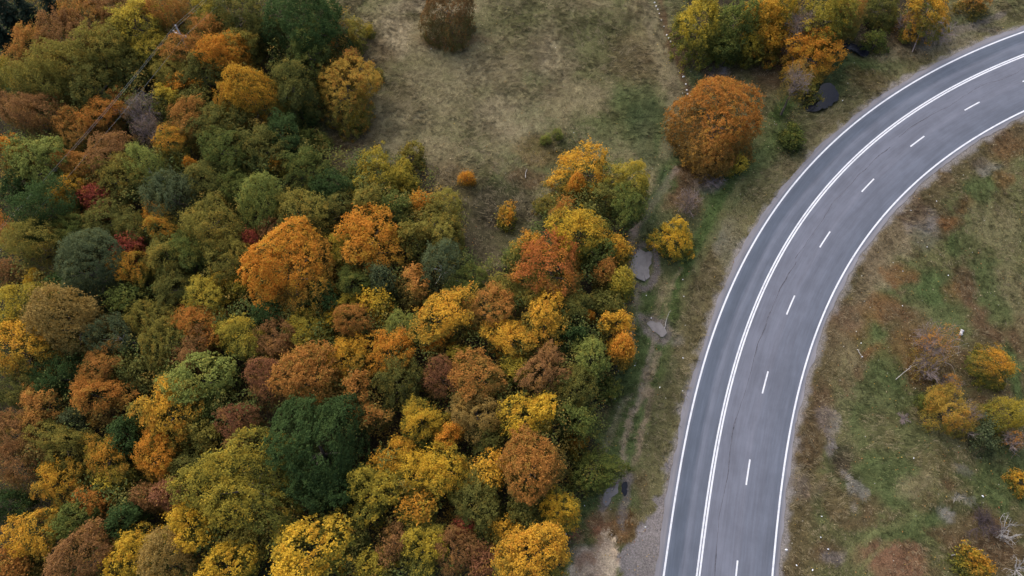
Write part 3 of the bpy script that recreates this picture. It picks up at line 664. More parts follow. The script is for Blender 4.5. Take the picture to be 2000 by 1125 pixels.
def twig_mesh(R, seed, mat, spread=1.0, dens=1.0, base=-.8):
    """bare branchwork: limbs, branches and twigs growing from a point below the crown"""
    rng = np.random.default_rng(seed); parts = []
    def grow(p, d, length, rad, level):
        n = 4; pts = [p]; q = p.copy(); dd = d.copy()
        for i in range(n - 1):
            dd = unit(dd + rng.normal(size=3) * .16 + np.array([0, 0, .05])); q = q + dd * length / (n - 1); pts.append(q.copy())
        parts.append(tube(pts, np.linspace(rad, rad * .4, n), 3))
        if level == 0: return
        m = int({3: 9, 2: 7, 1: 7}[level] * dens)
        for k in range(max(2, m)):
            t = rng.uniform(.3, 1.0) * (n - 1); i = min(int(t), n - 2); pp = pts[i] + (pts[i + 1] - pts[i]) * (t - i)
            nd = unit(dd + rng.normal(size=3) * (.62 if level > 1 else .75))
            grow(pp, nd, length * rng.uniform(.42, .66), rad * .5, level - 1)
    for k in range(int(7 * spread + 2)):
        a = rng.uniform(0, 6.28); e = rng.uniform(.35, 1.2)
        grow(np.array([0, 0, base * R]), unit(np.array([math.cos(a), math.sin(a), e * 1.7])), R * rng.uniform(.85, 1.1), .055 * max(1, R / 2.5), 2)
    v, f = merge(parts)
    return mesh_np('branches', v, f, mat)

def trunk_mesh(seed, mat, reach=.5, tr=.055):
    """trunk and limbs: x, y in crown radii, z in crown-centre heights"""
    rng = np.random.default_rng(seed); parts = []
    z = np.linspace(-.06, .93, 7); w = np.cumsum(rng.normal(0, .02, (7, 2)), 0)
    path = np.c_[w, z]; parts.append(tube(path, tr * np.linspace(1.25, .4, 7), 7))
    for k in range(9):
        t = rng.uniform(.45, .82); b = np.array([np.interp(t, z, path[:, i]) for i in range(3)])
        a = k * 2.4 + rng.uniform(-.4, .4); d = np.array([math.cos(a), math.sin(a), 0]); l = reach * rng.uniform(.7, 1.25)
        pts = [b + d * l * u + np.array([0, 0, (.06 + .08 * rng.random()) * u ** .7]) for u in np.linspace(0, 1, 5)]
        parts.append(tube(pts, tr * np.linspace(.5, .14, 5), 5))
    v, f = merge(parts)
    return mesh_np('trunk', v, f, mat, smooth=True)

TRUNKS = [trunk_mesh(i, M_BARK) for i in range(5)]
BIRCH_TRUNKS = [trunk_mesh(50 + i, M_BIRCH, .72, .030) for i in range(3)]
CACHE = {}
NOMINAL = ((3.9, 5.0, 4), (2.1, 3.0, 4), (0, 1.5, 4))
def crown_for(style, r, pick):
    for lo, nom, var in NOMINAL:
        if r >= lo: break
    key = (style, nom, pick % var)
    if key not in CACHE:
        seed = sum(map(ord, style)) * 100 + int(nom * 10) + pick % var * 7
        CACHE[key] = conifer_mesh(nom * .8, seed) if style == 'C' else twig_mesh(nom, seed, M_TWIG, dens=1.15) if style == 'T' else crown_mesh(style, nom, seed)
    return CACHE[key], nom

# leaf colours of the kinds of tree: turned (top and outer leaves), still green or inner, odd clumps, share turned
TINT = {
 'orange': ((.58, .250, .034), (.21, .155, .034), (.55, .32, .040), 0.22), 'gold': ((.58, .325, .036), (.17, .16, .036), (.55, .26, .034), 0.03),
 'ochre': ((.42, .27, .048), (.20, .18, .040), (.46, .22, .04), 0.06), 'umber': ((.22, .125, .050), (.115, .105, .034), (.27, .13, .045), 0.1),
 'yellow': ((.57, .365, .036), (.17, .175, .036), (.54, .29, .03), 0.03), 'ygreen': ((.37, .29, .040), (.145, .155, .034), (.46, .31, .035), 0.04),
 'olive': ((.235, .200, .040), (.125, .128, .032), (.32, .215, .038), 0.05), 'dolive': ((.150, .145, .034), (.090, .100, .028), (.22, .17, .034), 0),
 'dgreen': ((.056, .094, .027), (.040, .064, .020), (.074, .112, .030), 0.1), 'green': ((.125, .150, .034), (.074, .095, .027), (.20, .185, .038), 0.05),
 'bgreen': ((.105, .130, .058), (.062, .080, .036), (.14, .15, .054), 0.1), 'lgreen': ((.22, .245, .056), (.115, .145, .038), (.29, .26, .052), 0.12),
 'rust': ((.41, .170, .034), (.20, .125, .036), (.40, .22, .040), 0.16), 'brown': ((.29, .148, .055), (.155, .118, .038), (.34, .18, .048), 0.2),
 'khaki': ((.32, .215, .062), (.18, .145, .042), (.36, .22, .05), 0.2), 'crimson': ((.30, .070, .045), (.20, .085, .036), (.35, .14, .036), 0.25),
 'red': ((.39, .130, .034), (.19, .145, .034), (.46, .20, .03), 0.08), 'maroon': ((.25, .110, .052), (.155, .105, .036), (.30, .16, .045), 0.2),
 'ogreen': ((.50, .235, .030), (.135, .142, .034), (.38, .28, .036), -0.02), 'ygolive': ((.46, .33, .036), (.135, .142, .034), (.32, .26, .04), -0.02),
 'obrown': ((.43, .195, .046), (.155, .135, .036), (.33, .205, .042), 0.08), 'pine': ((.034, .052, .032), (.024, .038, .024), (.040, .060, .034), 0.1),
 'lilac': ((.26, .20, .14), (.19, .15, .10), (.30, .20, .07), 0.1), 'mauve': ((.24, .17, .12), (.17, .13, .085), (.28, .18, .08), 0.1),
}
NAME = {'R': 'broadleaf_tree', 'S': 'broadleaf_tree', 'F': 'broadleaf_tree', 'D': 'broadleaf_tree', 'B': 'birch_tree', 'C': 'conifer_tree', 'T': 'bare_tree'}
SHRUBS = []
def tree(i, px, py, r, kind, pal, label, hc=None, zf=None):
    rng = np.random.default_rng(9000 + i)
    low = kind.islower(); st = kind.upper()
    zf = zf or {'R': 1.05, 'S': 1.1, 'F': 1.2, 'D': 1.2, 'B': 1.25, 'T': 1.25, 'C': 1.0}[st]
    h = 3.0
    for _ in range(4):
        x, y, t = survey(px, py, h); rm = 1.05 * r * t / FOCAL
        h = (-hc * rm if hc < 0 else hc) if hc else (.8 * rm * zf if low else 4.3 + 1.05 * rm + rng.uniform(-.5, .5) * 0)
    x, y = float(x), float(y); z = float(ground_z(x, y)[0])
    root = bpy.data.objects.new('shrub' if low else NAME[st], None); C.objects.link(root)
    root.empty_display_size = .5; root.location = (x, y, z)
    tag(root, label, 'shrub' if low else 'tree', 'shrubs of the clearing and the verges' if low else 'trees of the autumn wood')
    me, nom = crown_for(st, rm, i * 5 + i // 3)
    k = rm / nom
    if st == 'C': k = rm / (nom * .8)
    ct = link('branches' if st == 'T' else 'crown', me, root, (0, 0, h))
    e = rng.uniform(-.13, .13); ct.scale = (k * (1 + e), k * (1 - e), k * zf * rng.uniform(.9, 1.1)); ct.rotation_euler = (0, 0, rng.uniform(0, 6.28))
    a, b, c, bias = TINT[pal]
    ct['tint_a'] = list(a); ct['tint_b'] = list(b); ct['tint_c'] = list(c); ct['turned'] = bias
    if st == 'T':
        f2, nom2 = crown_for('X', rm, i); lf = link('sparse_leaves', f2, root, (0, 0, h - .1)); lf.scale = (k * .8 * nom / nom2, k * .8 * nom / nom2, k * .8 * zf * nom / nom2)
        lf['tint_a'] = list(a); lf['tint_b'] = list(b); lf['tint_c'] = list(c); lf['turned'] = bias
    tk = link('trunk', (BIRCH_TRUNKS[i % 3] if kind == 'B' else TRUNKS[i % 5]), root)
    tk.scale = (rm, rm, h); tk.rotation_euler = (0, 0, rng.uniform(0, 6.28))
    SHRUBS.append((x, y, rm))
    return root

TREES = [
 # px, py, radius px, form, colour, label (form in lower case: a low shrub)
 # --- top left corner, by the power pole
 (12, 22, 34, 'C', 'pine', 'dark conifer in the top left corner, half cut by the left edge'),
 (58, 30, 32, 'C', 'pine', 'dark conifer second from the left edge in the top left corner'),
 (98, 8, 30, 'C', 'pine', 'dark conifer at the top edge, rightmost of the corner conifers'),
 (8, 75, 26, 'C', 'pine', 'dark conifer at the left edge below the corner conifers'),
 (55, 95, 42, 'S', 'obrown', 'ochre brown tree directly below the dark corner conifers'),
 (125, 62, 50, 'F', 'brown', 'thin brownish tree right of the dark corner conifers'),
 (70, 150, 48, 'F', 'olive', 'loose olive tree near the left edge below the ochre brown tree'),
 (135, 130, 52, 'F', 'olive', 'large feathery olive tree in the upper left wood'),
 (195, 105, 48, 'S', 'olive', 'layered olive tree left of the yellow tree below the top edge'),
 (188, 165, 44, 'S', 'dolive', 'dark olive green tree crossed by the power lines'),
 (15, 145, 30, 'S', 'ygreen', 'yellow green tree against the left edge, upper wood'),
 (160, 18, 44, 'F', 'obrown', 'pale orange brown tree at the top edge near the corner conifers'),
 (222, 22, 40, 'S', 'brown', 'brown tree at the top edge left of the yellow tree'),
 (268, 42, 48, 'S', 'ygolive', 'broad yellow tree left of the power pole'),
 (290, 95, 34, 'S', 'ygreen', 'yellow green tree under the power line left of the pole'),
 (245, 120, 34, 'S', 'dolive', 'dark olive tree under the power lines below the broad yellow tree'),
 (330, 22, 42, 'F', 'obrown', 'rusty brown tree behind the top of the power pole'),
 (350, 100, 34, 'S', 'obrown', 'brown orange tree at the foot of the power pole', 7.5),
 (398, 68, 36, 'S', 'obrown', 'orange brown tree right of the power pole'),
 (405, 18, 32, 'S', 'ygreen', 'mustard tree at the top edge right of the power pole'),
 (462, 28, 46, 'S', 'dolive', 'dark olive tree at the top edge next to the big dark green dome'),
 (468, 80, 36, 'S', 'olive', 'olive tree above the tall orange tree'),
 (395, 138, 38, 'S', 'dolive', 'dark green tree left of the tall orange tree'),
 (446, 112, 38, 'D', 'orange', 'tall soft orange tree, upper one of an orange pair'),
 (488, 182, 42, 'D', 'gold', 'golden orange tree, lower one of the orange pair'),
 (445, 190, 30, 'S', 'ogreen', 'orange and green tree touching the lower left of the orange pair'),
 (335, 138, 30, 'S', 'olive', 'olive tree below the foot of the power pole'),
 (356, 162, 26, 'S', 'orange', 'small bright orange tree left of the dark green tree'),
 (380, 190, 28, 'S', 'dolive', 'small dark green tree below the small bright orange tree'),
 (325, 192, 26, 'S', 'ygolive', 'yellow orange tree right of the bare grey tree top'),
 (265, 205, 36, 'T', 'lilac', 'leafless lilac grey tree in the upper left wood'),
 (285, 250, 30, 'T', 'mauve', 'nearly leafless brownish tree below the lilac grey one'),
 (192, 222, 34, 'S', 'rust', 'orange brown tree left of the leafless grey tree'),
 (230, 190, 22, 'S', 'obrown', 'small ochre tree between the olive tree and the leafless grey tree'),
 (80, 222, 42, 'F', 'brown', 'brown tree above the light green tree at the left'),
 (140, 245, 38, 'F', 'obrown', 'orange brown tree with thin crown above right of the light green tree'),
 (28, 205, 34, 'F', 'brown', 'dull brown tree by the left edge above the light green tree'),
 (370, 228, 38, 'S', 'obrown', 'copper brown tree below the small dark green tree'),
 (330, 275, 32, 'S', 'ogreen', 'orange and green tree below the copper brown tree'),
 (420, 245, 40, 'S', 'dolive', 'dark olive tree right of the copper brown tree'),
 (75, 308, 52, 'R', 'lgreen', 'light green bushy tree by the left edge'),
 (10, 295, 30, 'S', 'orange', 'orange tree cut by the left edge beside the light green tree'),
 (25, 355, 26, 'S', 'dgreen', 'dark green treetop at the left edge below the light green tree'),
 (150, 322, 34, 'F', 'obrown', 'light brown tree right of the light green tree'),
 (205, 300, 38, 'S', 'brown', 'olive brown tree between the light brown tree and the willow'),
 (225, 340, 40, 'S', 'olive', 'olive tree just left of the pale willow'),
 (285, 322, 40, 'B', 'lgreen', 'pale yellow green willow, its upper crown'),
 (325, 372, 46, 'F', 'bgreen', 'grey green willow with drooping crown'),
 (370, 318, 14, 'D', 'orange', 'tiny orange treetop right of the pale willow'),
 (460, 318, 18, 'F', 'lgreen', 'small light green pointed tree in the dark thicket'),
 (440, 285, 42, 'S', 'green', 'green tree at the left of the dark thicket'),
 (500, 285, 40, 'S', 'dolive', 'dark green tree in the middle of the dark thicket'),
 (405, 345, 38, 'S', 'dolive', 'dark olive tree right of the grey green willow'),
 (450, 365, 32, 'S', 'green', 'mid green tree left of the round yellow green tree'),
 (545, 250, 36, 'S', 'dgreen', 'dark green tree at the lower end of the orange pair'),
 (132, 370, 32, 'S', 'gold', 'bright golden orange tree beside the crimson tree'),
 (183, 386, 28, 'D', 'crimson', 'crimson tree in the left of the wood'),
 (140, 412, 12, 'S', 'red', 'small red treetop below the golden orange and crimson pair'),
 # --- beside the clearing
 (597, 42, 74, 'R', 'dgreen', 'big dark green dome-shaped tree at the top edge beside the clearing', -1.2),
 (600, 92, 44, 'R', 'green', 'green skirt tree in front of the big dark green dome'),
 (518, 50, 30, 'S', 'dolive', 'narrow dark olive tree squeezed left of the big dark green dome'),
 (672, 168, 62, 'R', 'ochre', 'isolated golden orange tree at the edge of the clearing', -.85, .85),
 (683, 108, 17, 'R', 'obrown', 'small orange shoot tree on top of the isolated golden orange tree'),
 (695, 232, 19, 'r', 'ygreen', 'small yellow shrub at the lower tip of the isolated golden orange tree'),
 (732, 148, 13, 'r', 'olive', 'small olive shrub touching the right side of the isolated golden orange tree'),
 (690, 66, 26, 's', 'olive', 'olive shrub right of the big dark green dome'),
 (718, 58, 13, 'r', 'ygreen', 'little yellow green shrub beside the path at the top of the clearing'),
 (568, 158, 42, 'S', 'dolive', 'dark brownish green tree left of the isolated golden orange tree'),
 (650, 95, 17, 's', 'obrown', 'orange brown shrub under the big dark green dome'),
 (575, 215, 34, 's', 'dgreen', 'dark shrub below left of the isolated golden orange tree'),
 (590, 285, 30, 'r', 'green', 'green rounded shrub at the lower left tip of the clearing'),
 (628, 272, 18, 'r', 'lgreen', 'small light green shrub at the lower left tip of the clearing'),
 (590, 328, 38, 'S', 'green', 'green tree below the rounded shrub at the tip of the clearing'),
 (538, 318, 19, 'S', 'ogreen', 'small orange tree in the dark thicket'),
 (640, 355, 32, 'S', 'dgreen', 'dark green tree left of the wide yellow green shrub'),
 (878, 22, 50, 'D', 'umber', 'reddish brown round tree standing alone at the top of the clearing', -1.0),
 (735, 350, 50, 'R', 'ygreen', 'wide yellow green tree at the lower edge of the clearing', -1.15),
 (785, 350, 34, 'R', 'ygreen', 'yellow green tree on the right flank of the wide yellow green tree', -1.2),
 (692, 345, 24, 'R', 'green', 'darker green tree on the left flank of the wide yellow green tree', -1.2),
 (798, 305, 26, 'r', 'olive', 'olive shrub standing in the grass above the wide yellow green tree'),
 (911, 342, 16, 'd', 'orange', 'tiny cone-shaped orange tree alone in the clearing'),
 (989, 418, 23, 'r', 'ogreen', 'small orange and green shrub in the clearing near the forest point'),
 (1066, 268, 11, 'f', 'lgreen', 'lower left of two small green bushes in the clearing'),
 (1089, 256, 11, 'f', 'lgreen', 'upper right of two small green bushes in the clearing'),
 (848, 428, 64, 'R', 'olive', 'large olive tree bordering the bottom of the clearing', -1.15),
 (822, 392, 20, 'S', 'orange', 'small orange treetop on the left shoulder of the large olive tree'),
 (808, 460, 30, 'S', 'olive', 'olive tree at the lower left of the large olive tree'),
 # --- left middle
 (75, 398, 52, 'F', 'dgreen', 'dark blue green tree left of the crimson tree'),
 (70, 470, 48, 'F', 'olive', 'tall olive tree left of the grey green dome'),
 (128, 445, 36, 'F', 'green', 'green tree between the tall olive tree and the crimson tree'),
 (165, 518, 64, 'D', 'bgreen', 'large grey green dome-shaped tree near the left edge'),
 (120, 550, 30, 'S', 'dgreen', 'dark green tree at the lower left of the grey green dome'),
 (208, 425, 34, 'S', 'dolive', 'dark olive tree below right of the crimson tree'),
 (262, 440, 32, 'S', 'dolive', 'dull green tree above the red-topped orange tree'),
 (247, 482, 28, 'S', 'crimson', 'dark red top tree right of the grey green dome'),
 (256, 520, 34, 'S', 'ogreen', 'orange and green tree just below the dark red top'),
 (297, 415, 18, 'D', 'orange', 'small orange treetop left of the wide olive tree'),
 (318, 442, 32, 'S', 'ogreen', 'orange flecked green tree left of the wide olive tree'),
 (410, 428, 52, 'F', 'olive', 'wide olive tree left of the round yellow green tree'),
 (515, 394, 42, 'D', 'lgreen', 'round yellow green tree in the upper middle of the wood'),
 (491, 470, 19, 'D', 'crimson', 'small crimson tree left of the big orange tree'),
 (438, 495, 46, 'F', 'olive', 'olive tree left of the small crimson tree'),
 (375, 490, 36, 'S', 'green', 'green tree left of the olive tree by the small crimson one'),
 (325, 500, 38, 'S', 'olive', 'yellowish olive tree between the red-topped tree and the green tree'),
 (340, 555, 34, 'S', 'dolive', 'dull olive tree below the yellowish olive tree'),
 (424, 548, 20, 'S', 'yellow', 'narrow yellow tree left of the big orange tree'),
 (456, 560, 20, 'S', 'ygreen', 'yellow green tree between the narrow yellow one and the big orange tree'),
 (398, 582, 36, 'S', 'ygreen', 'mustard green tree above the orange red tree'),
 (133, 625, 63, 'D', 'khaki', 'brown gold egg-shaped tree near the left edge'),
 (45, 595, 48, 'S', 'ygolive', 'yellow green tree at the left edge above the yellow orange one'),
 (35, 680, 54, 'S', 'gold', 'yellow orange tree at the left edge beside the egg-shaped tree'),
 (5, 440, 22, 'S', 'rust', 'rust orange tree cut by the left edge beside the tall olive tree'),
 (8, 530, 24, 'S', 'brown', 'brown tree cut by the left edge above the yellow green one'),
 (66, 545, 18, 'S', 'yellow', 'small yellow treetop left of the grey green dome'),
 (222, 648, 42, 'B', 'bgreen', 'grey green birch with white branches right of the egg-shaped tree'),
 (245, 580, 32, 'S', 'green', 'green tree below the orange and green tree'),
 (292, 618, 38, 'F', 'olive', 'brownish olive tree above right of the grey green birch'),
 (388, 620, 36, 'S', 'rust', 'fiery orange red tree in the left middle of the wood'),
 (420, 650, 26, 'S', 'rust', 'rust brown tree at the lower right of the fiery orange red one'),
 (322, 662, 44, 'F', 'olive', 'olive tree right of the grey green birch'),
 (372, 688, 36, 'F', 'brown', 'brown olive tree below the fiery orange red tree'),
 (388, 738, 56, 'R', 'lgreen', 'broad light green tree in the lower left wood'),
 (330, 735, 24, 'R', 'lgreen', 'small light green tree on the left flank of the broad light green tree'),
 (200, 705, 40, 'S', 'obrown', 'orange brown tree below the grey green birch'),
 (190, 768, 46, 'S', 'rust', 'orange red tree above the dark gap on the left'),
 (100, 728, 42, 'F', 'dgreen', 'dark green tree below the egg-shaped tree'),
 (258, 730, 32, 'S', 'dolive', 'dark tree left of the broad light green tree'),
 (468, 655, 42, 'S', 'ygreen', 'green tree with yellow tips right of the fiery orange red tree'),
 # --- middle of the wood
 (566, 525, 80, 'R', 'orange', 'big bright orange tree in the middle of the wood'),
 (722, 465, 56, 'S', 'orange', 'orange tree up and right of the big bright orange tree'),
 (668, 482, 32, 'S', 'ygreen', 'yellow olive tree between the two large orange trees'),
 (592, 420, 46, 'S', 'olive', 'olive tree above the big bright orange tree'),
 (530, 440, 26, 'S', 'brown', 'brown tree between the round yellow green tree and the big orange one'),
 (650, 405, 34, 'S', 'dolive', 'dark olive tree left of the orange tree by the clearing'),
 (715, 400, 36, 'R', 'olive', 'olive tree behind the orange tree, under the wide yellow green one'),
 (770, 405, 30, 'S', 'green', 'green tree between the wide yellow green and the large olive tree'),
 (862, 512, 44, 'B', 'bgreen', 'green birch with white branches near the forest point'),
 (914, 545, 36, 'F', 'green', 'fresh green tree at the lower right of the green birch'),
 (745, 548, 30, 'D', 'bgreen', 'dark teal green tree below the orange tree by the clearing'),
 (690, 548, 34, 'S', 'green', 'olive green tree left of the dark teal green tree'),
 (805, 548, 30, 'S', 'obrown', 'orange brown tree left of the green birch'),
 (868, 602, 56, 'S', 'gold', 'amber tree below the green birch'),
 (735, 592, 32, 'S', 'yellow', 'yellow tree below the dark teal green tree'),
 (676, 588, 20, 'S', 'ygreen', 'small mustard tree left of the yellow tree below the teal one'),
 (690, 628, 34, 'D', 'obrown', 'reddish brown tree left of the slender olive birch'),
 (697, 678, 24, 'S', 'gold', 'small golden tree below the reddish brown tree'),
 (785, 635, 34, 'B', 'lgreen', 'slender olive birch between the yellow and the amber tree'),
 (757, 685, 40, 'S', 'orange', 'deep orange tree below the slender olive birch'),
 (842, 662, 22, 'S', 'orange', 'small orange tree at the foot of the amber tree'),
 (955, 602, 42, 'S', 'obrown', 'ochre tree right of the amber tree'),
 (600, 645, 34, 'S', 'ygreen', 'mustard green tree below the big bright orange tree'),
 (645, 622, 20, 'S', 'yellow', 'small yellow tree at the lower right of the big bright orange tree'),
 (535, 655, 42, 'F', 'brown', 'brownish tree at the lower left of the big bright orange tree'),
 (625, 580, 32, 'S', 'dgreen', 'dark green tree under the right side of the big bright orange tree'),
 (520, 605, 30, 'S', 'dgreen', 'dark green tree under the left side of the big bright orange tree'),
 (612, 738, 54, 'D', 'obrown', 'salmon orange tree above the dark green oak'),
 (660, 703, 36, 'S', 'gold', 'golden tree at the upper right of the salmon orange tree'),
 (528, 742, 42, 'F', 'maroon', 'dusky red brown tree left of the salmon orange tree'),
 (690, 760, 34, 'S', 'obrown', 'ochre tree between the salmon orange tree and the dark green oak'),
 (895, 692, 22, 'S', 'ygreen', 'small yellow green tree left of the pinkish orange tree'),
 (862, 735, 36, 'F', 'maroon', 'dull maroon tree left of the pinkish orange tree'),
 (935, 732, 48, 'S', 'obrown', 'pinkish orange tree right of the dull maroon tree'),
 (775, 745, 40, 'S', 'dolive', 'dark green tree below the deep orange tree'),
 (985, 560, 30, 'S', 'olive', 'olive tree right of the fresh green tree'),
 # --- right edge of the wood
 (1142, 335, 50, 'S', 'gold', 'golden tree, upper left of the group jutting into the clearing', -1.25),
 (1126, 358, 20, 'D', 'orange', 'bright orange treetop in front of the jutting golden tree'),
 (1235, 345, 34, 'S', 'ygreen', 'yellow-tipped green tree by the dirt track, upper right of the jutting group'),
 (1228, 395, 34, 'S', 'green', 'green tree by the dirt track below the yellow-tipped one'),
 (1085, 395, 30, 's', 'olive', 'olive shrub on the clearing side of the jutting group'),
 (1100, 405, 20, 'S', 'rust', 'small red brown treetop above the yellow-headed tree'),
 (1180, 390, 26, 'S', 'dolive', 'dark green tree in the middle of the jutting group'),
 (1135, 448, 52, 'S', 'yellow', 'yellow-headed tree above the red tree'),
 (1160, 490, 32, 'R', 'green', 'green tree under the yellow-headed tree'),
 (1080, 522, 58, 'S', 'red', 'red and green tree near the right edge of the wood'),
 (1035, 480, 28, 'S', 'ogreen', 'orange green tree at the upper left of the red tree'),
 (1010, 505, 26, 's', 'green', 'green shrub on the clearing side of the red tree'),
 (1212, 480, 28, 'D', 'gold', 'narrow golden tree beside the muddy puddle'),
 (1182, 530, 26, 'D', 'obrown', 'ochre tree left of the muddy puddle'),
 (1214, 552, 28, 'D', 'ygreen', 'brownish yellow tree below the muddy puddle'),
 (1040, 560, 38, 'F', 'olive', 'olive tree at the lower left of the red tree'),
 (1118, 590, 34, 'S', 'dolive', 'dark green tree below the red tree'),
 (1185, 585, 26, 'S', 'dolive', 'dark olive tree below the ochre tree by the puddle'),
 (1065, 622, 48, 'R', 'gold', 'bright golden orange tree below the red tree'),
 (1000, 655, 42, 'S', 'gold', 'amber tree left of and below the bright golden orange one'),
 (1152, 612, 12, 'D', 'orange', 'tiny orange treetop right of the bright golden orange tree'),
 (1206, 625, 28, 'S', 'gold', 'golden tree at the edge of the wood by the pale rut'),
 (1217, 676, 28, 'D', 'orange', 'rounded orange tree at the forest edge beside the track'),
 (1222, 706, 11, 'd', 'gold', 'tiny golden shrub below the rounded orange tree'),
 (1155, 690, 38, 'R', 'lgreen', 'light yellow green tree left of the rounded orange tree'),
 (1070, 720, 46, 'F', 'brown', 'brown tree below the bright golden orange tree'),
 (1010, 715, 26, 'S', 'ygreen', 'mustard tree right of the pinkish orange tree'),
 (1115, 655, 26, 'S', 'dgreen', 'dark green tree right of the bright golden orange tree'),
 (1120, 760, 36, 'S', 'dolive', 'dark green tree below the light yellow green one'),
 (1185, 755, 26, 's', 'green', 'green shrub at the forest edge below the rounded orange tree'),
 (1130, 815, 34, 'S', 'green', 'green tree right of the bright yellow tree'),
 (1120, 860, 26, 's', 'ogreen', 'orange and green shrub right of the bright yellow tree'),
 (1030, 812, 48, 'R', 'yellow', 'bright yellow tree near the right edge of the wood'),
 (1045, 905, 58, 'D', 'obrown', 'rounded rust orange tree below the bright yellow tree'),
 (1094, 985, 38, 'R', 'yellow', 'small bright yellow tree leaning toward the grassy verge'),
 (1040, 1085, 64, 'D', 'gold', 'soft orange tree at the bottom edge near the bare dirt'),
 (1162, 918, 42, 's', 'green', 'green and orange shrub beside the lower puddle'),
 (1030, 1000, 34, 'S', 'dolive', 'dark green tree left of the leaning yellow tree'),
 # --- lower left
 (72, 792, 44, 'S', 'obrown', 'copper tree below the dark green tree at the left'),
 (25, 755, 38, 'F', 'dolive', 'dull dark olive tree at the left edge above the copper tree'),
 (25, 830, 44, 'F', 'brown', 'brown tree at the left edge in the lower wood'),
 (30, 905, 44, 'F', 'brown', 'reddish brown tree at the left edge above the dark hollow'),
 (72, 870, 34, 'D', 'khaki', 'pinkish brown tree right of the reddish brown one'),
 (115, 868, 44, 'F', 'olive', 'olive brown tree right of the pinkish brown tree'),
 (145, 815, 24, 'F', 'bgreen', 'small grey green tree left of the orange red tree'),
 (240, 850, 34, 'S', 'dgreen', 'dark green tree in the gap left of the orange-centred tree'),  # dark foliage takes the place of a shadow between the crowns
 (325, 808, 56, 'S', 'gold', 'orange-centred olive tree below the broad light green tree'),
 (285, 815, 30, 'R', 'olive', 'olive tree on the left flank of the orange-centred tree'),
 (408, 800, 30, 'R', 'green', 'green tree on the right flank of the orange-centred tree'),
 (395, 852, 32, 'S', 'olive', 'olive yellow tree between the orange-centred tree and the wine red one'),
 (462, 822, 38, 'S', 'maroon', 'wine red tree left of the dark green oak'),
 (300, 890, 40, 'S', 'orange', 'orange tree below the orange-centred one'),
 (362, 905, 30, 'S', 'dolive', 'olive tree left of the large yellow green tree'),
 (332, 965, 34, 'D', 'maroon', 'red brown tree left of the large yellow green tree'),
 (283, 962, 28, 'D', 'brown', 'pale brown tree left of the red brown one'),
 (198, 895, 42, 'S', 'ogreen', 'orange and olive tree in the lower left wood'),
 (222, 940, 30, 'S', 'ygolive', 'yellow and green tree below the orange and olive one'),
 (183, 975, 30, 'S', 'rust', 'rust red tree above the green bushy one at lower left'),
 (112, 945, 38, 'S', 'gold', 'amber tree at the lower left of the wood'),
 (145, 1012, 38, 'R', 'green', 'green bushy tree in the lower left corner of the wood'),
 (65, 1035, 44, 'S', 'gold', 'golden tree near the lower left corner'),
 (10, 985, 34, 'F', 'dgreen', 'dark green tree in the hollow at the lower left edge'),
 (475, 945, 92, 'S', 'ygreen', 'large yellow green tree beside the dark green oak'),
 (368, 1022, 50, 'R', 'yellow', 'yellow tree at the lower left of the large yellow green tree'),
 (165, 1092, 58, 'D', 'brown', 'brown rounded tree at the bottom edge, lower left'),
 (30, 1108, 38, 'D', 'obrown', 'orange brown tree in the bottom left corner'),
 (258, 1080, 48, 'R', 'yellow', 'yellow tree at the bottom edge right of the brown rounded one'),
 (328, 1092, 48, 'D', 'khaki', 'tan tree at the bottom edge between two yellow trees'),
 (440, 1112, 52, 'R', 'yellow', 'bright yellow tree at the bottom edge below the large yellow green one'),
 (235, 1012, 34, 'S', 'dgreen', 'dark green tree in the gap above the yellow bottom tree'),
 (470, 1062, 34, 'S', 'olive', 'olive tree below the large yellow green tree'),
 # --- lower middle
 (620, 872, 88, 'R', 'dgreen', 'large dark green oak in the lower middle of the wood'),
 (640, 950, 48, 'R', 'dgreen', 'dark green tree forming the lower end of the oak'),
 (720, 962, 52, 'R', 'ygreen', 'mustard tree at the lower right of the dark green oak'),
 (602, 1082, 72, 'R', 'yellow', 'big golden yellow tree at the bottom edge'),
 (556, 1050, 30, 'R', 'ygreen', 'yellow green tree on the left flank of the golden yellow bottom tree'),
 (722, 805, 30, 'S', 'obrown', 'ochre tree at the upper right of the dark green oak'),
 (822, 818, 40, 'S', 'yellow', 'layered yellow tree right of the dark green oak'),
 (875, 845, 26, 'S', 'orange', 'small orange tree right of the layered yellow tree'),
 (786, 872, 26, 'R', 'gold', 'small amber tree below the layered yellow one'),
 (752, 912, 30, 'S', 'gold', 'golden tree touching the right side of the dark green oak'),
 (812, 925, 40, 'S', 'yellow', 'yellow tree in the row right of the dark green oak'),
 (872, 920, 44, 'S', 'yellow', 'yellow tree at the right end of the yellow row'),
 (952, 918, 36, 'S', 'gold', 'orange yellow tree left of the rounded rust orange one'),
 (930, 800, 48, 'F', 'khaki', 'khaki brown tree left of the bright yellow tree'),
 (950, 860, 28, 'S', 'dolive', 'olive tree below the khaki brown tree'),
 (815, 985, 36, 'S', 'ogreen', 'reddish and green tree below the yellow row'),
 (770, 1052, 36, 'F', 'brown', 'pinkish brown tree right of the golden yellow bottom tree'),
 (822, 1072, 46, 'R', 'ygolive', 'yellow green bushy tree near the bottom edge'),
 (735, 1105, 32, 'R', 'ygreen', 'mustard tree at the bottom edge beside the golden yellow one'),
 (892, 1070, 42, 'F', 'brown', 'brown tree at the bottom edge left of the wine-tinted one'),
 (905, 1030, 20, 'S', 'crimson', 'small dark red treetop above the brown bottom tree'),
 (945, 1090, 32, 'S', 'maroon', 'wine-tinted tree left of the soft orange bottom tree'),
 (930, 985, 44, 'S', 'dolive', 'dark olive tree in the hollow below the orange yellow tree'),
 (985, 1040, 30, 'S', 'gold', 'golden tree behind the soft orange bottom tree'),
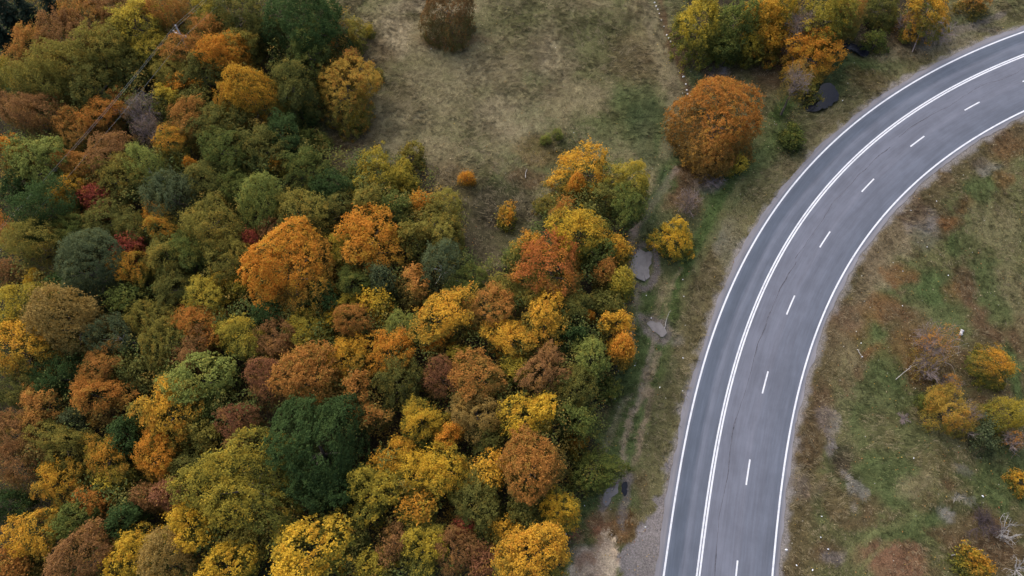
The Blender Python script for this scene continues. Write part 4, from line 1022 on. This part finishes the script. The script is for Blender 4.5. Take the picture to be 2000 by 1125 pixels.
 (690, 1050, 28, 'S', 'dolive', 'dark tree right of the golden yellow bottom tree'),
 # --- right of the clearing, along the stream
 (1365, 48, 50, 'R', 'ygolive', 'yellow green tree by the dirt track at the top edge', -1.3),
 (1440, 40, 46, 'R', 'green', 'green tree at the top edge right of the yellow green one', -1.4),
 (1405, 80, 32, 'R', 'lgreen', 'light green tree in front of the top edge pair by the track', -1.4),
 (1492, 40, 44, 'R', 'gold', 'golden tree at the top edge above the big rust orange tree', -1.5),
 (1535, 5, 34, 'R', 'yellow', 'yellow tree at the top edge right of the golden one'),
 (1620, 18, 46, 'S', 'ygreen', 'olive yellow tree at the top edge by the stream'),
 (1570, 40, 34, 'T', 'mauve', 'half bare brownish tree below the olive yellow streamside tree'),
 (1462, 80, 28, 'R', 'ygolive', 'low yellow green tree beside the stream mouth below the golden top edge tree', -1.5),
 (1512, 72, 30, 'R', 'gold', 'golden tree hanging over the brown bank right of the big rust orange one', -1.6),
 (1655, 45, 26, 's', 'olive', 'olive brush on the stream bank above the dark ditch water'),
 (1602, 62, 34, 's', 'olive', 'dense olive brush left of the dark ditch water'),
 (1545, 90, 24, 't', 'mauve', 'mauve twiggy scrub left of the half bare golden tree'),
 (1725, 15, 34, 's', 'dolive', 'dark scrub at the top edge right of the dark ditch water'),
 (1775, 45, 24, 't', 'brown', 'brown twiggy scrub left of the leaning dead trunk'),
 (1715, 75, 20, 's', 'green', 'low green scrub at the right end of the dark ditch water'),
 (1668, 5, 30, 'S', 'obrown', 'ochre tree at the top edge right of the olive yellow one'),
 (1402, 232, 82, 'D', 'rust', 'big rust orange tree standing alone between clearing and road', -.9, .9),
 (1440, 312, 20, 'r', 'ygreen', 'small yellow green shrub under the big rust orange tree'),
 (1408, 300, 34, 's', 'obrown', 'dark brownish shrub at the foot of the big rust orange tree'),
 (1588, 100, 42, 'S', 'orange', 'half bare golden tree beside the dark pond', -1.7),
 (1560, 152, 34, 'T', 'khaki', 'twiggy bare tree at the left bank of the dark pond'),
 (1585, 165, 26, 's', 'olive', 'olive shrub hanging over the dark pond'),
 (1820, 14, 40, 'S', 'gold', 'thin golden tree with a pale trunk at the top edge near the road', -1.5),
 (1905, 0, 24, 's', 'obrown', 'orange brown shrub at the top edge above the road'),
 (1550, 262, 24, 'r', 'green', 'green shrub on the bank above the road shoulder'),
 (1310, 460, 38, 'r', 'yellow', 'solitary yellow shrub right of the muddy puddle'),
 (1345, 392, 30, 't', 'mauve', 'purple grey twiggy shrub above the solitary yellow one'),
 # --- inside of the bend
 (1830, 672, 44, 't', 'obrown', 'sparse orange bare shrub over the dead branches inside the bend'),
 (1812, 712, 30, 't', 'khaki', 'low brown twiggy shrub left of the round two-tone shrub'),
 (1938, 712, 36, 's', 'ogreen', 'round orange and dark green shrub inside the bend'),
 (1855, 792, 42, 'f', 'ochre', 'fluffy mustard yellow shrub inside the bend'),
 (1888, 812, 34, 't', 'khaki', 'faded tan shrub at the right side of the mustard yellow one'),
 (1972, 805, 36, 'f', 'ygreen', 'yellow shrub at the right edge inside the bend'),
 (1928, 850, 32, 'f', 'bgreen', 'dark green drooping shrub between the yellow shrubs'),
 (1985, 858, 26, 't', 'obrown', 'ochre shrub at the right edge below the yellow shrub'),
 (1992, 938, 22, 'r', 'gold', 'orange shrub cut by the right edge'),
 (1903, 1098, 32, 'r', 'ogreen', 'orange and green shrub at the bottom edge inside the bend'),
 (1806, 782, 14, 'r', 'green', 'small green weed clump left of the mustard yellow shrub'),
 (1860, 745, 24, 't', 'obrown', 'thin orange brush above the mustard yellow shrub'),
]
for i, row in enumerate(TREES):
    tree(i, *row)

# ---------------------------------------------------------------- ground cover nobody could count
def inside_frame(x, y, z, m=120):
    """keep only what lies near the surveyed area"""
    dz = CAM_Z - z; f = np.array([0, math.cos(PITCH), -math.sin(PITCH)]); u = np.array([0, math.sin(PITCH), math.cos(PITCH)])
    d = y * f[1] - dz * f[2]; px = 1000 + FOCAL * x / d; py = 562.5 - FOCAL * (y * u[1] - dz * u[2]) / d
    return (px > -m) & (px < 2000 + m) & (py > -m) & (py < 1125 + m)

def undergrowth():
    rng = np.random.default_rng(77); n = 44000
    x = rng.uniform(-82, 75, n); y = rng.uniform(-4, 102, n)
    z = ground_z(x, y)
    w = in_poly(x, y, WOOD); g = in_poly(x, y, GROVE)
    k = (w | (g & (rng.random(n) < .8))) & inside_frame(x, y, z)
    x, y, z, w = x[k], y[k], z[k], w[k]; n = len(x)
    deep = sum(in_poly(x + a, y + b, WOOD).astype(float) for a, b in ((4, 0), (-4, 0), (0, 4), (0, -4), (2, 2), (-2, -2))) / 6
    h = (.5 + (1.6 + 5.9 * deep ** 2) * sstep(.28, .62, fbm(x, y, 3.2, 123, 3))) * np.where(w, 1, .5) * rng.uniform(.55, 1, n); cr = rng.uniform(.5, 1.05, n)
    hue = fbm(x, y, 5.0, 321, 4) + rng.normal(0, .09, n)
    pal = np.array([(.082, .105, .030), (.108, .125, .034), (.150, .145, .036), (.19, .155, .038), (.25, .165, .038)])
    c = pal[np.clip(((hue - .32) / .36 * 4.0).astype(int), 0, 4)]
    per = 13; ci = np.repeat(np.arange(n), per); m = len(ci)
    o = rng.normal(size=(m, 3)) * .5; o[:, 2] = np.abs(o[:, 2]) * .7
    P = np.c_[x, y, z + h][ci] + o * cr[ci][:, None]
    Nn = unit(o * .6 + np.array([0, 0, .8]) + rng.normal(size=(m, 3)) * .45); s = rng.uniform(.7, 1.4, m)
    col = c[ci] * rng.uniform(.65, 1.4, (m, 1))
    me = leaf_mesh('undergrowth', P, Nn, (.23 * s), (.14 * s), np.c_[col, np.ones(m)], rng, M_UNDER, 'tone')
    tag(link('undergrowth', me), 'dark green and brown undergrowth filling the gaps between the trees', 'undergrowth', None, 'stuff')
undergrowth()

WATER = [survey_poly(p) for p in ([(1230, 482), (1278, 480), (1272, 560), (1230, 540)], [(1256, 622), (1308, 632), (1300, 664), (1258, 644)], [(1180, 932), (1232, 930), (1222, 978), (1178, 994)], [(1564, 206), (1600, 160), (1644, 158), (1644, 200), (1600, 216)], [(1608, 76), (1702, 80), (1702, 110), (1612, 100)], [(1318, 880), (1284, 975), (1240, 1045), (1212, 1070), (1205, 1300), (1298, 1300), (1325, 940)])]
def grass():
    rng = np.random.default_rng(5); n = 90000
    x = rng.uniform(-40, 86, n); y = rng.uniform(-1, 101, n)
    bz, lat = bumps(x, y); z = SLOPE * y + bz
    ok = (np.abs(lat) > 7.0) & inside_frame(x, y, z, 60)
    for p in WATER: ok &= ~in_poly(x, y, p)
    x, y, z, lat = x[ok], y[ok], z[ok], lat[ok]
    col, g = ground_tone(x, y, lat)
    ok = rng.random(len(x)) < g * .95; x, y, z, col, lat = x[ok], y[ok], z[ok], col[ok], lat[ok]; n = len(x)
    # dry stalks bow in swirls that follow the wind
    a = fbm(x, y, 6.0, 611, 3) * 9 + rng.normal(0, .55, n)
    tall = sstep(.35, .65, fbm(x, y, 5.0, 813, 3)) * np.where(lat < 0, 1.0, .6)
    per = 9; ci = np.repeat(np.arange(n), per); m = len(ci)
    aa = a[ci] + rng.normal(0, .6, m); L = (.28 + .5 * tall[ci]) * rng.uniform(.6, 1.3, m); up = rng.uniform(.12, .6, m)
    B = np.c_[x[ci] + rng.normal(0, .16, m), y[ci] + rng.normal(0, .16, m), z[ci] - .02]
    d = np.c_[np.cos(aa), np.sin(aa)]; w = rng.uniform(.025, .055, m)
    T = B + np.c_[d * (L * np.sqrt(1 - up ** 2))[:, None], L * up]
    sd = np.c_[-d[:, 1], d[:, 0], np.zeros(m)] * w[:, None]
    V = np.stack([B - sd, B + sd, T], 1).reshape(-1, 3)
    pale = (rng.random(n) < .3)[ci] & (rng.random(m) < .8) & (col[ci][:, 0] > col[ci][:, 1] * .98)
    c = (col * rng.uniform(.5, 1.65, (n, 1)))[ci] * rng.uniform(.85, 1.2, (m, 1)); c = np.where(pale[:, None], c * .5 + np.array([.30, .245, .15]) * .5, c)
    me = mesh_np('meadow_grass', V, np.arange(m * 3).reshape(-1, 3), M_GRASS, {'tone': ('FACE', np.c_[c, np.ones(m)])})
    tag(link('meadow_grass', me), 'dry straw and green meadow grass of the clearing and verges', 'grass', None, 'stuff')
grass()

def fallen_leaves():
    rng = np.random.default_rng(15); n = 26000
    x = rng.uniform(-10, 80, n); y = rng.uniform(-1, 95, n); bz, lat = bumps(x, y); z = SLOPE * y + bz
    near = np.full(n, 99.0)
    for sx, sy, sr in SHRUBS: near = np.minimum(near, np.hypot(x - sx, y - sy) - sr)
    p = np.where(lat > 0, .16, .05) + .5 * np.exp(-np.maximum(near, 0) / 1.2)
    bx, by, _ = survey(1200, 1030); p = p + .8 * np.exp(-((x - bx) ** 2 + (y - by) ** 2) / 12)
    ok = (rng.random(n) < p) & (np.abs(lat) > 6.9) & inside_frame(x, y, z, 30)
    x, y, z = x[ok], y[ok], z[ok]; n = len(x); pal = np.array([(.40, .33, .20), (.34, .17, .06), (.42, .28, .07), (.22, .10, .05), (.42, .40, .34)])
    c = pal[rng.choice(5, n, p=[.24, .27, .2, .19, .10])] * rng.uniform(.7, 1.2, (n, 1)); s = rng.uniform(.6, 1.3, n)
    me = leaf_mesh('fallen_leaves', np.c_[x, y, z + .14], unit(np.c_[rng.normal(0, .3, (n, 2)), np.ones(n)]), .15 * s, .11 * s, np.c_[c, np.ones(n)], rng, M_UNDER, 'tone')
    tag(link('fallen_leaves', me), 'fallen leaves scattered over the grass and under the shrubs', 'leaves', None, 'stuff')
fallen_leaves()

# ---------------------------------------------------------------- power line
def put(o, px, py, h=0.0, rz=0.0):
    x, y, _ = survey(px, py, h); z = float(ground_z(float(x), float(y))[0])
    o.location = (float(x), float(y), z + (0 if h == 0 else 0)); o.rotation_euler = (0, 0, rz); return o
def empty(name): o = bpy.data.objects.new(name, None); C.objects.link(o); o.empty_display_size = .3; return o
def box_v(cx, cy, cz, sx, sy, sz):
    s = np.array([[-1, -1, -1], [1, -1, -1], [1, 1, -1], [-1, 1, -1], [-1, -1, 1], [1, -1, 1], [1, 1, 1], [-1, 1, 1]]) * .5
    F = np.array([[0, 3, 2, 1], [4, 5, 6, 7], [0, 1, 5, 4], [1, 2, 6, 5], [2, 3, 7, 6], [3, 0, 4, 7]])
    return s * np.array([sx, sy, sz]) + np.array([cx, cy, cz]), F
POLE_H = 10.5
def power_pole(px, py, label, arm):
    x, y, _ = survey(px, py, POLE_H); x, y = float(x), float(y); z = float(ground_z(x, y)[0])
    r = tag(empty('power_pole'), label, 'power pole'); r.location = (x, y, z); r.rotation_euler = (0, 0, arm)
    v, f = tube([(0, 0, -.3), (0, 0, 6), (0, 0, POLE_H)], [.17, .14, .10], 8); link('post', mesh_np('post', v, f, M_CONCRETE, smooth=True), r)
    v, f = box_v(0, 0, POLE_H - 1.35, 2.3, .13, .13); link('crossarm', mesh_np('crossarm', v, f, M_CONCRETE), r)
    v, f = merge([tube([(s * .75, .06, POLE_H - 1.4), (0, .10, POLE_H - 2.1)], [.03, .03], 4) for s in (-1, 1)]); link('brace', mesh_np('brace', v, f, M_STEEL), r)
    for ix, iz in ((-1.1, POLE_H - 1.27), (1.1, POLE_H - 1.27), (0, POLE_H)):
        v, f = tube([(ix, 0, iz), (ix, 0, iz + .08), (ix, 0, iz + .1), (ix, 0, iz + .18), (ix, 0, iz + .2), (ix, 0, iz + .3)], [.03, .03, .11, .11, .09, .05], 8)
        link('insulator', mesh_np('insulator', v, f, M_PORCELAIN, smooth=True), r)
    return np.array([x, y, z])
fx_, fy_, _ = survey(-40, 455, POLE_H); p0x, p0y, _ = survey(343, 50, POLE_H)
d = np.array([float(fx_ - p0x), float(fy_ - p0y)]); d /= np.linalg.norm(d); ang = math.atan2(d[1], d[0]) + math.pi / 2
P0 = power_pole(343, 50, 'pale concrete power pole with a crossarm rising from the wood', ang)
def wire(ix, iz, label):
    pts = []
    for s in np.linspace(-70, 60, 80):
        a = np.array([math.cos(ang), math.sin(ang)]) * ix; sag = -1.6 * (1 - (2 * abs(s) / 62 - 1) ** 2) if abs(s) < 62 else 0
        x, y = P0[0] + d[0] * s + a[0], P0[1] + d[1] * s + a[1]
        pts.append((x, y, P0[2] + SLOPE * d[1] * s + iz + sag))
    v, f = tube(pts, np.full(80, .012), 4)
    tag(link('power_line', mesh_np('power_line', v, f, M_WIRE)), label, 'wire', 'overhead wires of the power line')
wire(-1.1, POLE_H - 1.0, 'overhead wire on the crossarm end farther from the clearing')
wire(1.1, POLE_H - 1.0, 'overhead wire on the crossarm end nearer the clearing')
wire(0, POLE_H + .25, 'middle overhead wire running over the top of the power pole')

# ---------------------------------------------------------------- stones, litter, dead wood
def stone_mesh(seed, sx, sy, sz):
    rng = np.random.default_rng(seed); n = 6; V = []; 
    for k, zz in enumerate((-.5, -.1, .3, .5)):
        rr = (1, 1.05, .8, .35)[k]; th = np.arange(n) / n * 6.283
        V += [(math.cos(t) * rr * sx * rng.uniform(.38, .6), math.sin(t) * rr * sy * rng.uniform(.38, .6), zz * sz) for t in th]
    V = np.array(V); F = [[k * n + j, k * n + (j + 1) % n, (k + 1) * n + (j + 1) % n, (k + 1) * n + j] for k in range(3) for j in range(n)]
    F += [[18, 19, 20, 21], [18, 21, 22, 23]]
    return V, np.array(F)
ST = [mesh_np('stone', *stone_mesh(i, .62, .48, .34), M_STONE) for i in range(5)]
ORDINAL = 'first second third fourth fifth sixth seventh eighth ninth tenth eleventh twelfth thirteenth fourteenth fifteenth sixteenth'.split()
STONE_AT = [(1279, 3, .9), (1282, 10, 1.1), (1285, 17, .9), (1288, 25, .7), (1292, 38, .7), (1297, 50, .6), (1303, 66, 1.0), (1307, 72, 1.0), (1311, 79, 1.1), (1315, 88, .8), (1335, 149, 1.2), (1340, 163, .9), (1342, 174, 1.0), (1334, 179, .6), (1344, 181, 1.0), (1348, 185, .9)]
for i, (px, py, k) in enumerate(STONE_AT):
    o = put(link('white_stone', ST[i % 5]), px, py, rz=i * 1.3); o.scale = (k * .5, k * .5, k * .5); o.location.z += .1
    tag(o, ORDINAL[i] + ' white stone from the top edge in the line beside the dirt track', 'stone', 'white stones along the dirt track')
SCRAP = [mesh_np('scrap', *stone_mesh(40 + i, .40, .26, .16), M_LITTER) for i in range(4)]
LITTER = [
 (1535, 1074, 1.5, 'large white litter scrap beside the road edge line near the bottom'), (1556, 1104, 1.0, 'white scrap in the brown verge near the bottom right of the road'), (1588, 1113, 1.1, 'white scrap farthest right of three at the bottom of the meadow verge'),
 (1619, 1072, 1.0, 'white scrap in the dark dip of the meadow near the bottom'), (1620, 200, 1.6, 'white plastic scrap floating in the dark pond'), (1647, 194, .9, 'white scrap on the bank right of the dark pond'), (1606, 146, .7, 'small pale scrap at the top of the dark pond'),
 (1334, 545, .8, 'white scrap on the green track right of the muddy puddle'), (1272, 621, .8, 'white scrap just above the second muddy puddle'), (1336, 578, .8, 'white scrap on the dark green track between puddles and road'), (1334, 699, .9, 'pale yellow scrap on the verge below the second puddle'), (1289, 756, .9, 'white scrap on the verge halfway down beside the road'),
 (1333, 764, .6, 'small scrap by the gravel edge halfway down the road'), (1263, 575, .7, 'white scrap on the track below the muddy puddle'), (1240, 714, .7, 'white scrap by the tiny golden shrub at the forest edge'), (1201, 779, .7, 'white scrap on the green verge by the forest edge shrub'), (1142, 987, .8, 'white scrap right of the leaning yellow tree'), (1106, 1042, .7, 'white scrap on the leaf litter near the bare dirt'), (1261, 1029, .8, 'white scrap at the grit edge of the layby'), (1195, 1044, .7, 'white scrap on the brown leaf litter by the layby'),
 (1852, 538, .9, 'white scrap on the brown strip inside the bend'), (1812, 481, .7, 'white scrap at the top of the meadow inside the bend'), (1763, 597, .7, 'white scrap in the brown patch inside the bend'), (1682, 670, .8, 'white scrap left of the dead branches inside the bend'), (1684, 697, .8, 'white scrap at the end of the pale stick in the meadow'), (1763, 530, .6, 'small white scrap in the rusty patch inside the bend'), (1830, 392, .8, 'white scrap on the runoff gully at the inner road edge'), (1779, 411, .8, 'pale scrap nearest the inner road edge line'),
 (1917, 970, 1.3, 'oblong white scrap on the dark green grass at lower right'), (1784, 895, .8, 'white scrap in the grass below the mustard yellow shrub'), (1606, 1008, .8, 'white scrap in the brown grass near the lower road edge'), (1604, 1049, .8, 'white scrap left of the dark dip near the bottom'), (842, 96, .8, 'tiny white scrap in the straw below the lone reddish brown tree'),
]
for i, (px, py, k, lab) in enumerate(LITTER):
    o = put(link('litter_scrap', SCRAP[i % 4]), px, py, rz=i * 2.1); o.scale = (k * .5, k * .5, k * .42); o.location.z += .2
    tag(o, lab, 'litter', 'white litter scraps')

def dead_branch(name, px, py, segs, label, rad=.07, h=.25, mat=M_TWIG_PALE, lift=.5):
    """segs: image polylines of the stem and its side branches"""
    x0, y0, _ = survey(px, py); x0, y0 = float(x0), float(y0); z0 = float(ground_z(x0, y0)[0])
    r = tag(empty(name), label, 'dead branch'); r.location = (x0, y0, z0)
    rng = np.random.default_rng(int(px))
    for k, sg in enumerate(segs):
        X, Y, _ = survey([p[0] for p in sg], [p[1] for p in sg], h); t = np.linspace(0, 1, 8); tt = np.linspace(0, 1, len(sg))
        X = np.interp(t, tt, X); Y = np.interp(t, tt, Y)
        Z = ground_z(X, Y) + h + lift * np.sin(t * 2.2) * (.4 + .6 * rng.random())
        v, f = tube(np.c_[X - x0, Y - y0, Z - z0] + rng.normal(0, .03, (8, 3)), rad * (1 if k == 0 else .55) * np.linspace(1, .3, 8), 6)
        link('stem' if k == 0 else 'side_branch', mesh_np('branch', v, f, mat, smooth=True), r)
dead_branch('dead_branch', 1752, 740, [[(1752, 740), (1777, 716), (1810, 708), (1842, 703), (1875, 688)], [(1777, 716), (1800, 700), (1812, 690), (1845, 682), (1890, 672)], [(1804, 698), (1812, 685), (1817, 674)], [(1842, 703), (1858, 712), (1868, 735)]], 'pale forked dead branch lying under the sparse orange shrub', .035)
dead_branch('dead_branch', 1677, 680, [[(1676, 680), (1681, 690), (1684, 697)]], 'short pale stick in the grass left of the dead branches', .05, .2, lift=.05)
dead_branch('dead_branch', 1862, 1083, [[(1859, 1084), (1885, 1081), (1905, 1074), (1918, 1072)]], 'pale straight stick at the lower right beside the brush heap', .06)
dead_branch('dead_branch', 1300, 640, [[(1299, 640), (1303, 620), (1310, 605)]], 'thin pale stick above the second muddy puddle', .04, .2, lift=.05)
dead_branch('dead_branch', 1026, 330, [[(1026, 344), (1027, 332), (1030, 326)]], 'short pale stick in the brown patch at the bottom of the clearing', .05, .2, lift=.05)
dead_branch('dead_branch', 1785, 100, [[(1783, 100), (1788, 80), (1796, 50), (1803, 22)], [(1791, 66), (1806, 50), (1818, 40)]], 'leaning pale dead trunk under the thin golden tree', .07, .3, M_TWIG, 3.5)

def brush(px, py, r, label, mat, seed, zf=.6, dens=.8):
    x, y, t = survey(px, py); rm = float(r * t / FOCAL); root = tag(empty('brush_heap'), label, 'brush heap'); root.location = (float(x), float(y), float(ground_z(float(x), float(y))[0]))
    me = twig_mesh(rm, seed, mat, 1.3, dens, base=-.05); o = link('twigs', me, root); o.scale = (1, 1, zf)
    return root
brush(1912, 1030, 38, 'dark brown brush heap at the lower right inside the bend', plain('dark_twigs', (.075, .055, .055), .9, .2, 2, 0, 0), 5, .6, 1.1)
brush(1958, 1045, 34, 'bleached leafless shrub beside the dark brush heap', M_TWIG_PALE, 6, 1.0, .55)
brush(1985, 1112, 30, 'bleached leafless shrub in the bottom right corner', M_TWIG_PALE, 7, 1.0, .55)
brush(1842, 62, 36, 'grey heap of cut brush on the bank above the road', M_TWIG, 8, .5, 1.0)
brush(1815, 78, 28, 'grey brush at the foot of the leaning dead trunk', M_TWIG, 9, .6, 1.0)
brush(1392, 350, 24, 'low grey brush below the big rust orange tree', M_TWIG, 10, .5, .9)
brush(1765, 818, 14, 'small dark brush pile with pale bits left of the mustard shrub', M_TWIG, 11, .5, .8)

v, f = merge([box_v(0, 0, .16, .9, .32, .14), box_v(-.28, 0, .26, .16, .40, .06), box_v(.28, 0, .26, .16, .40, .06)])
o = put(link('concrete_block', mesh_np('concrete_block', v, f, M_CONCRETE)), 1877, 650, rz=1.0)
tag(o, 'pale broken concrete slab lying above the round two-tone shrub', 'slab')
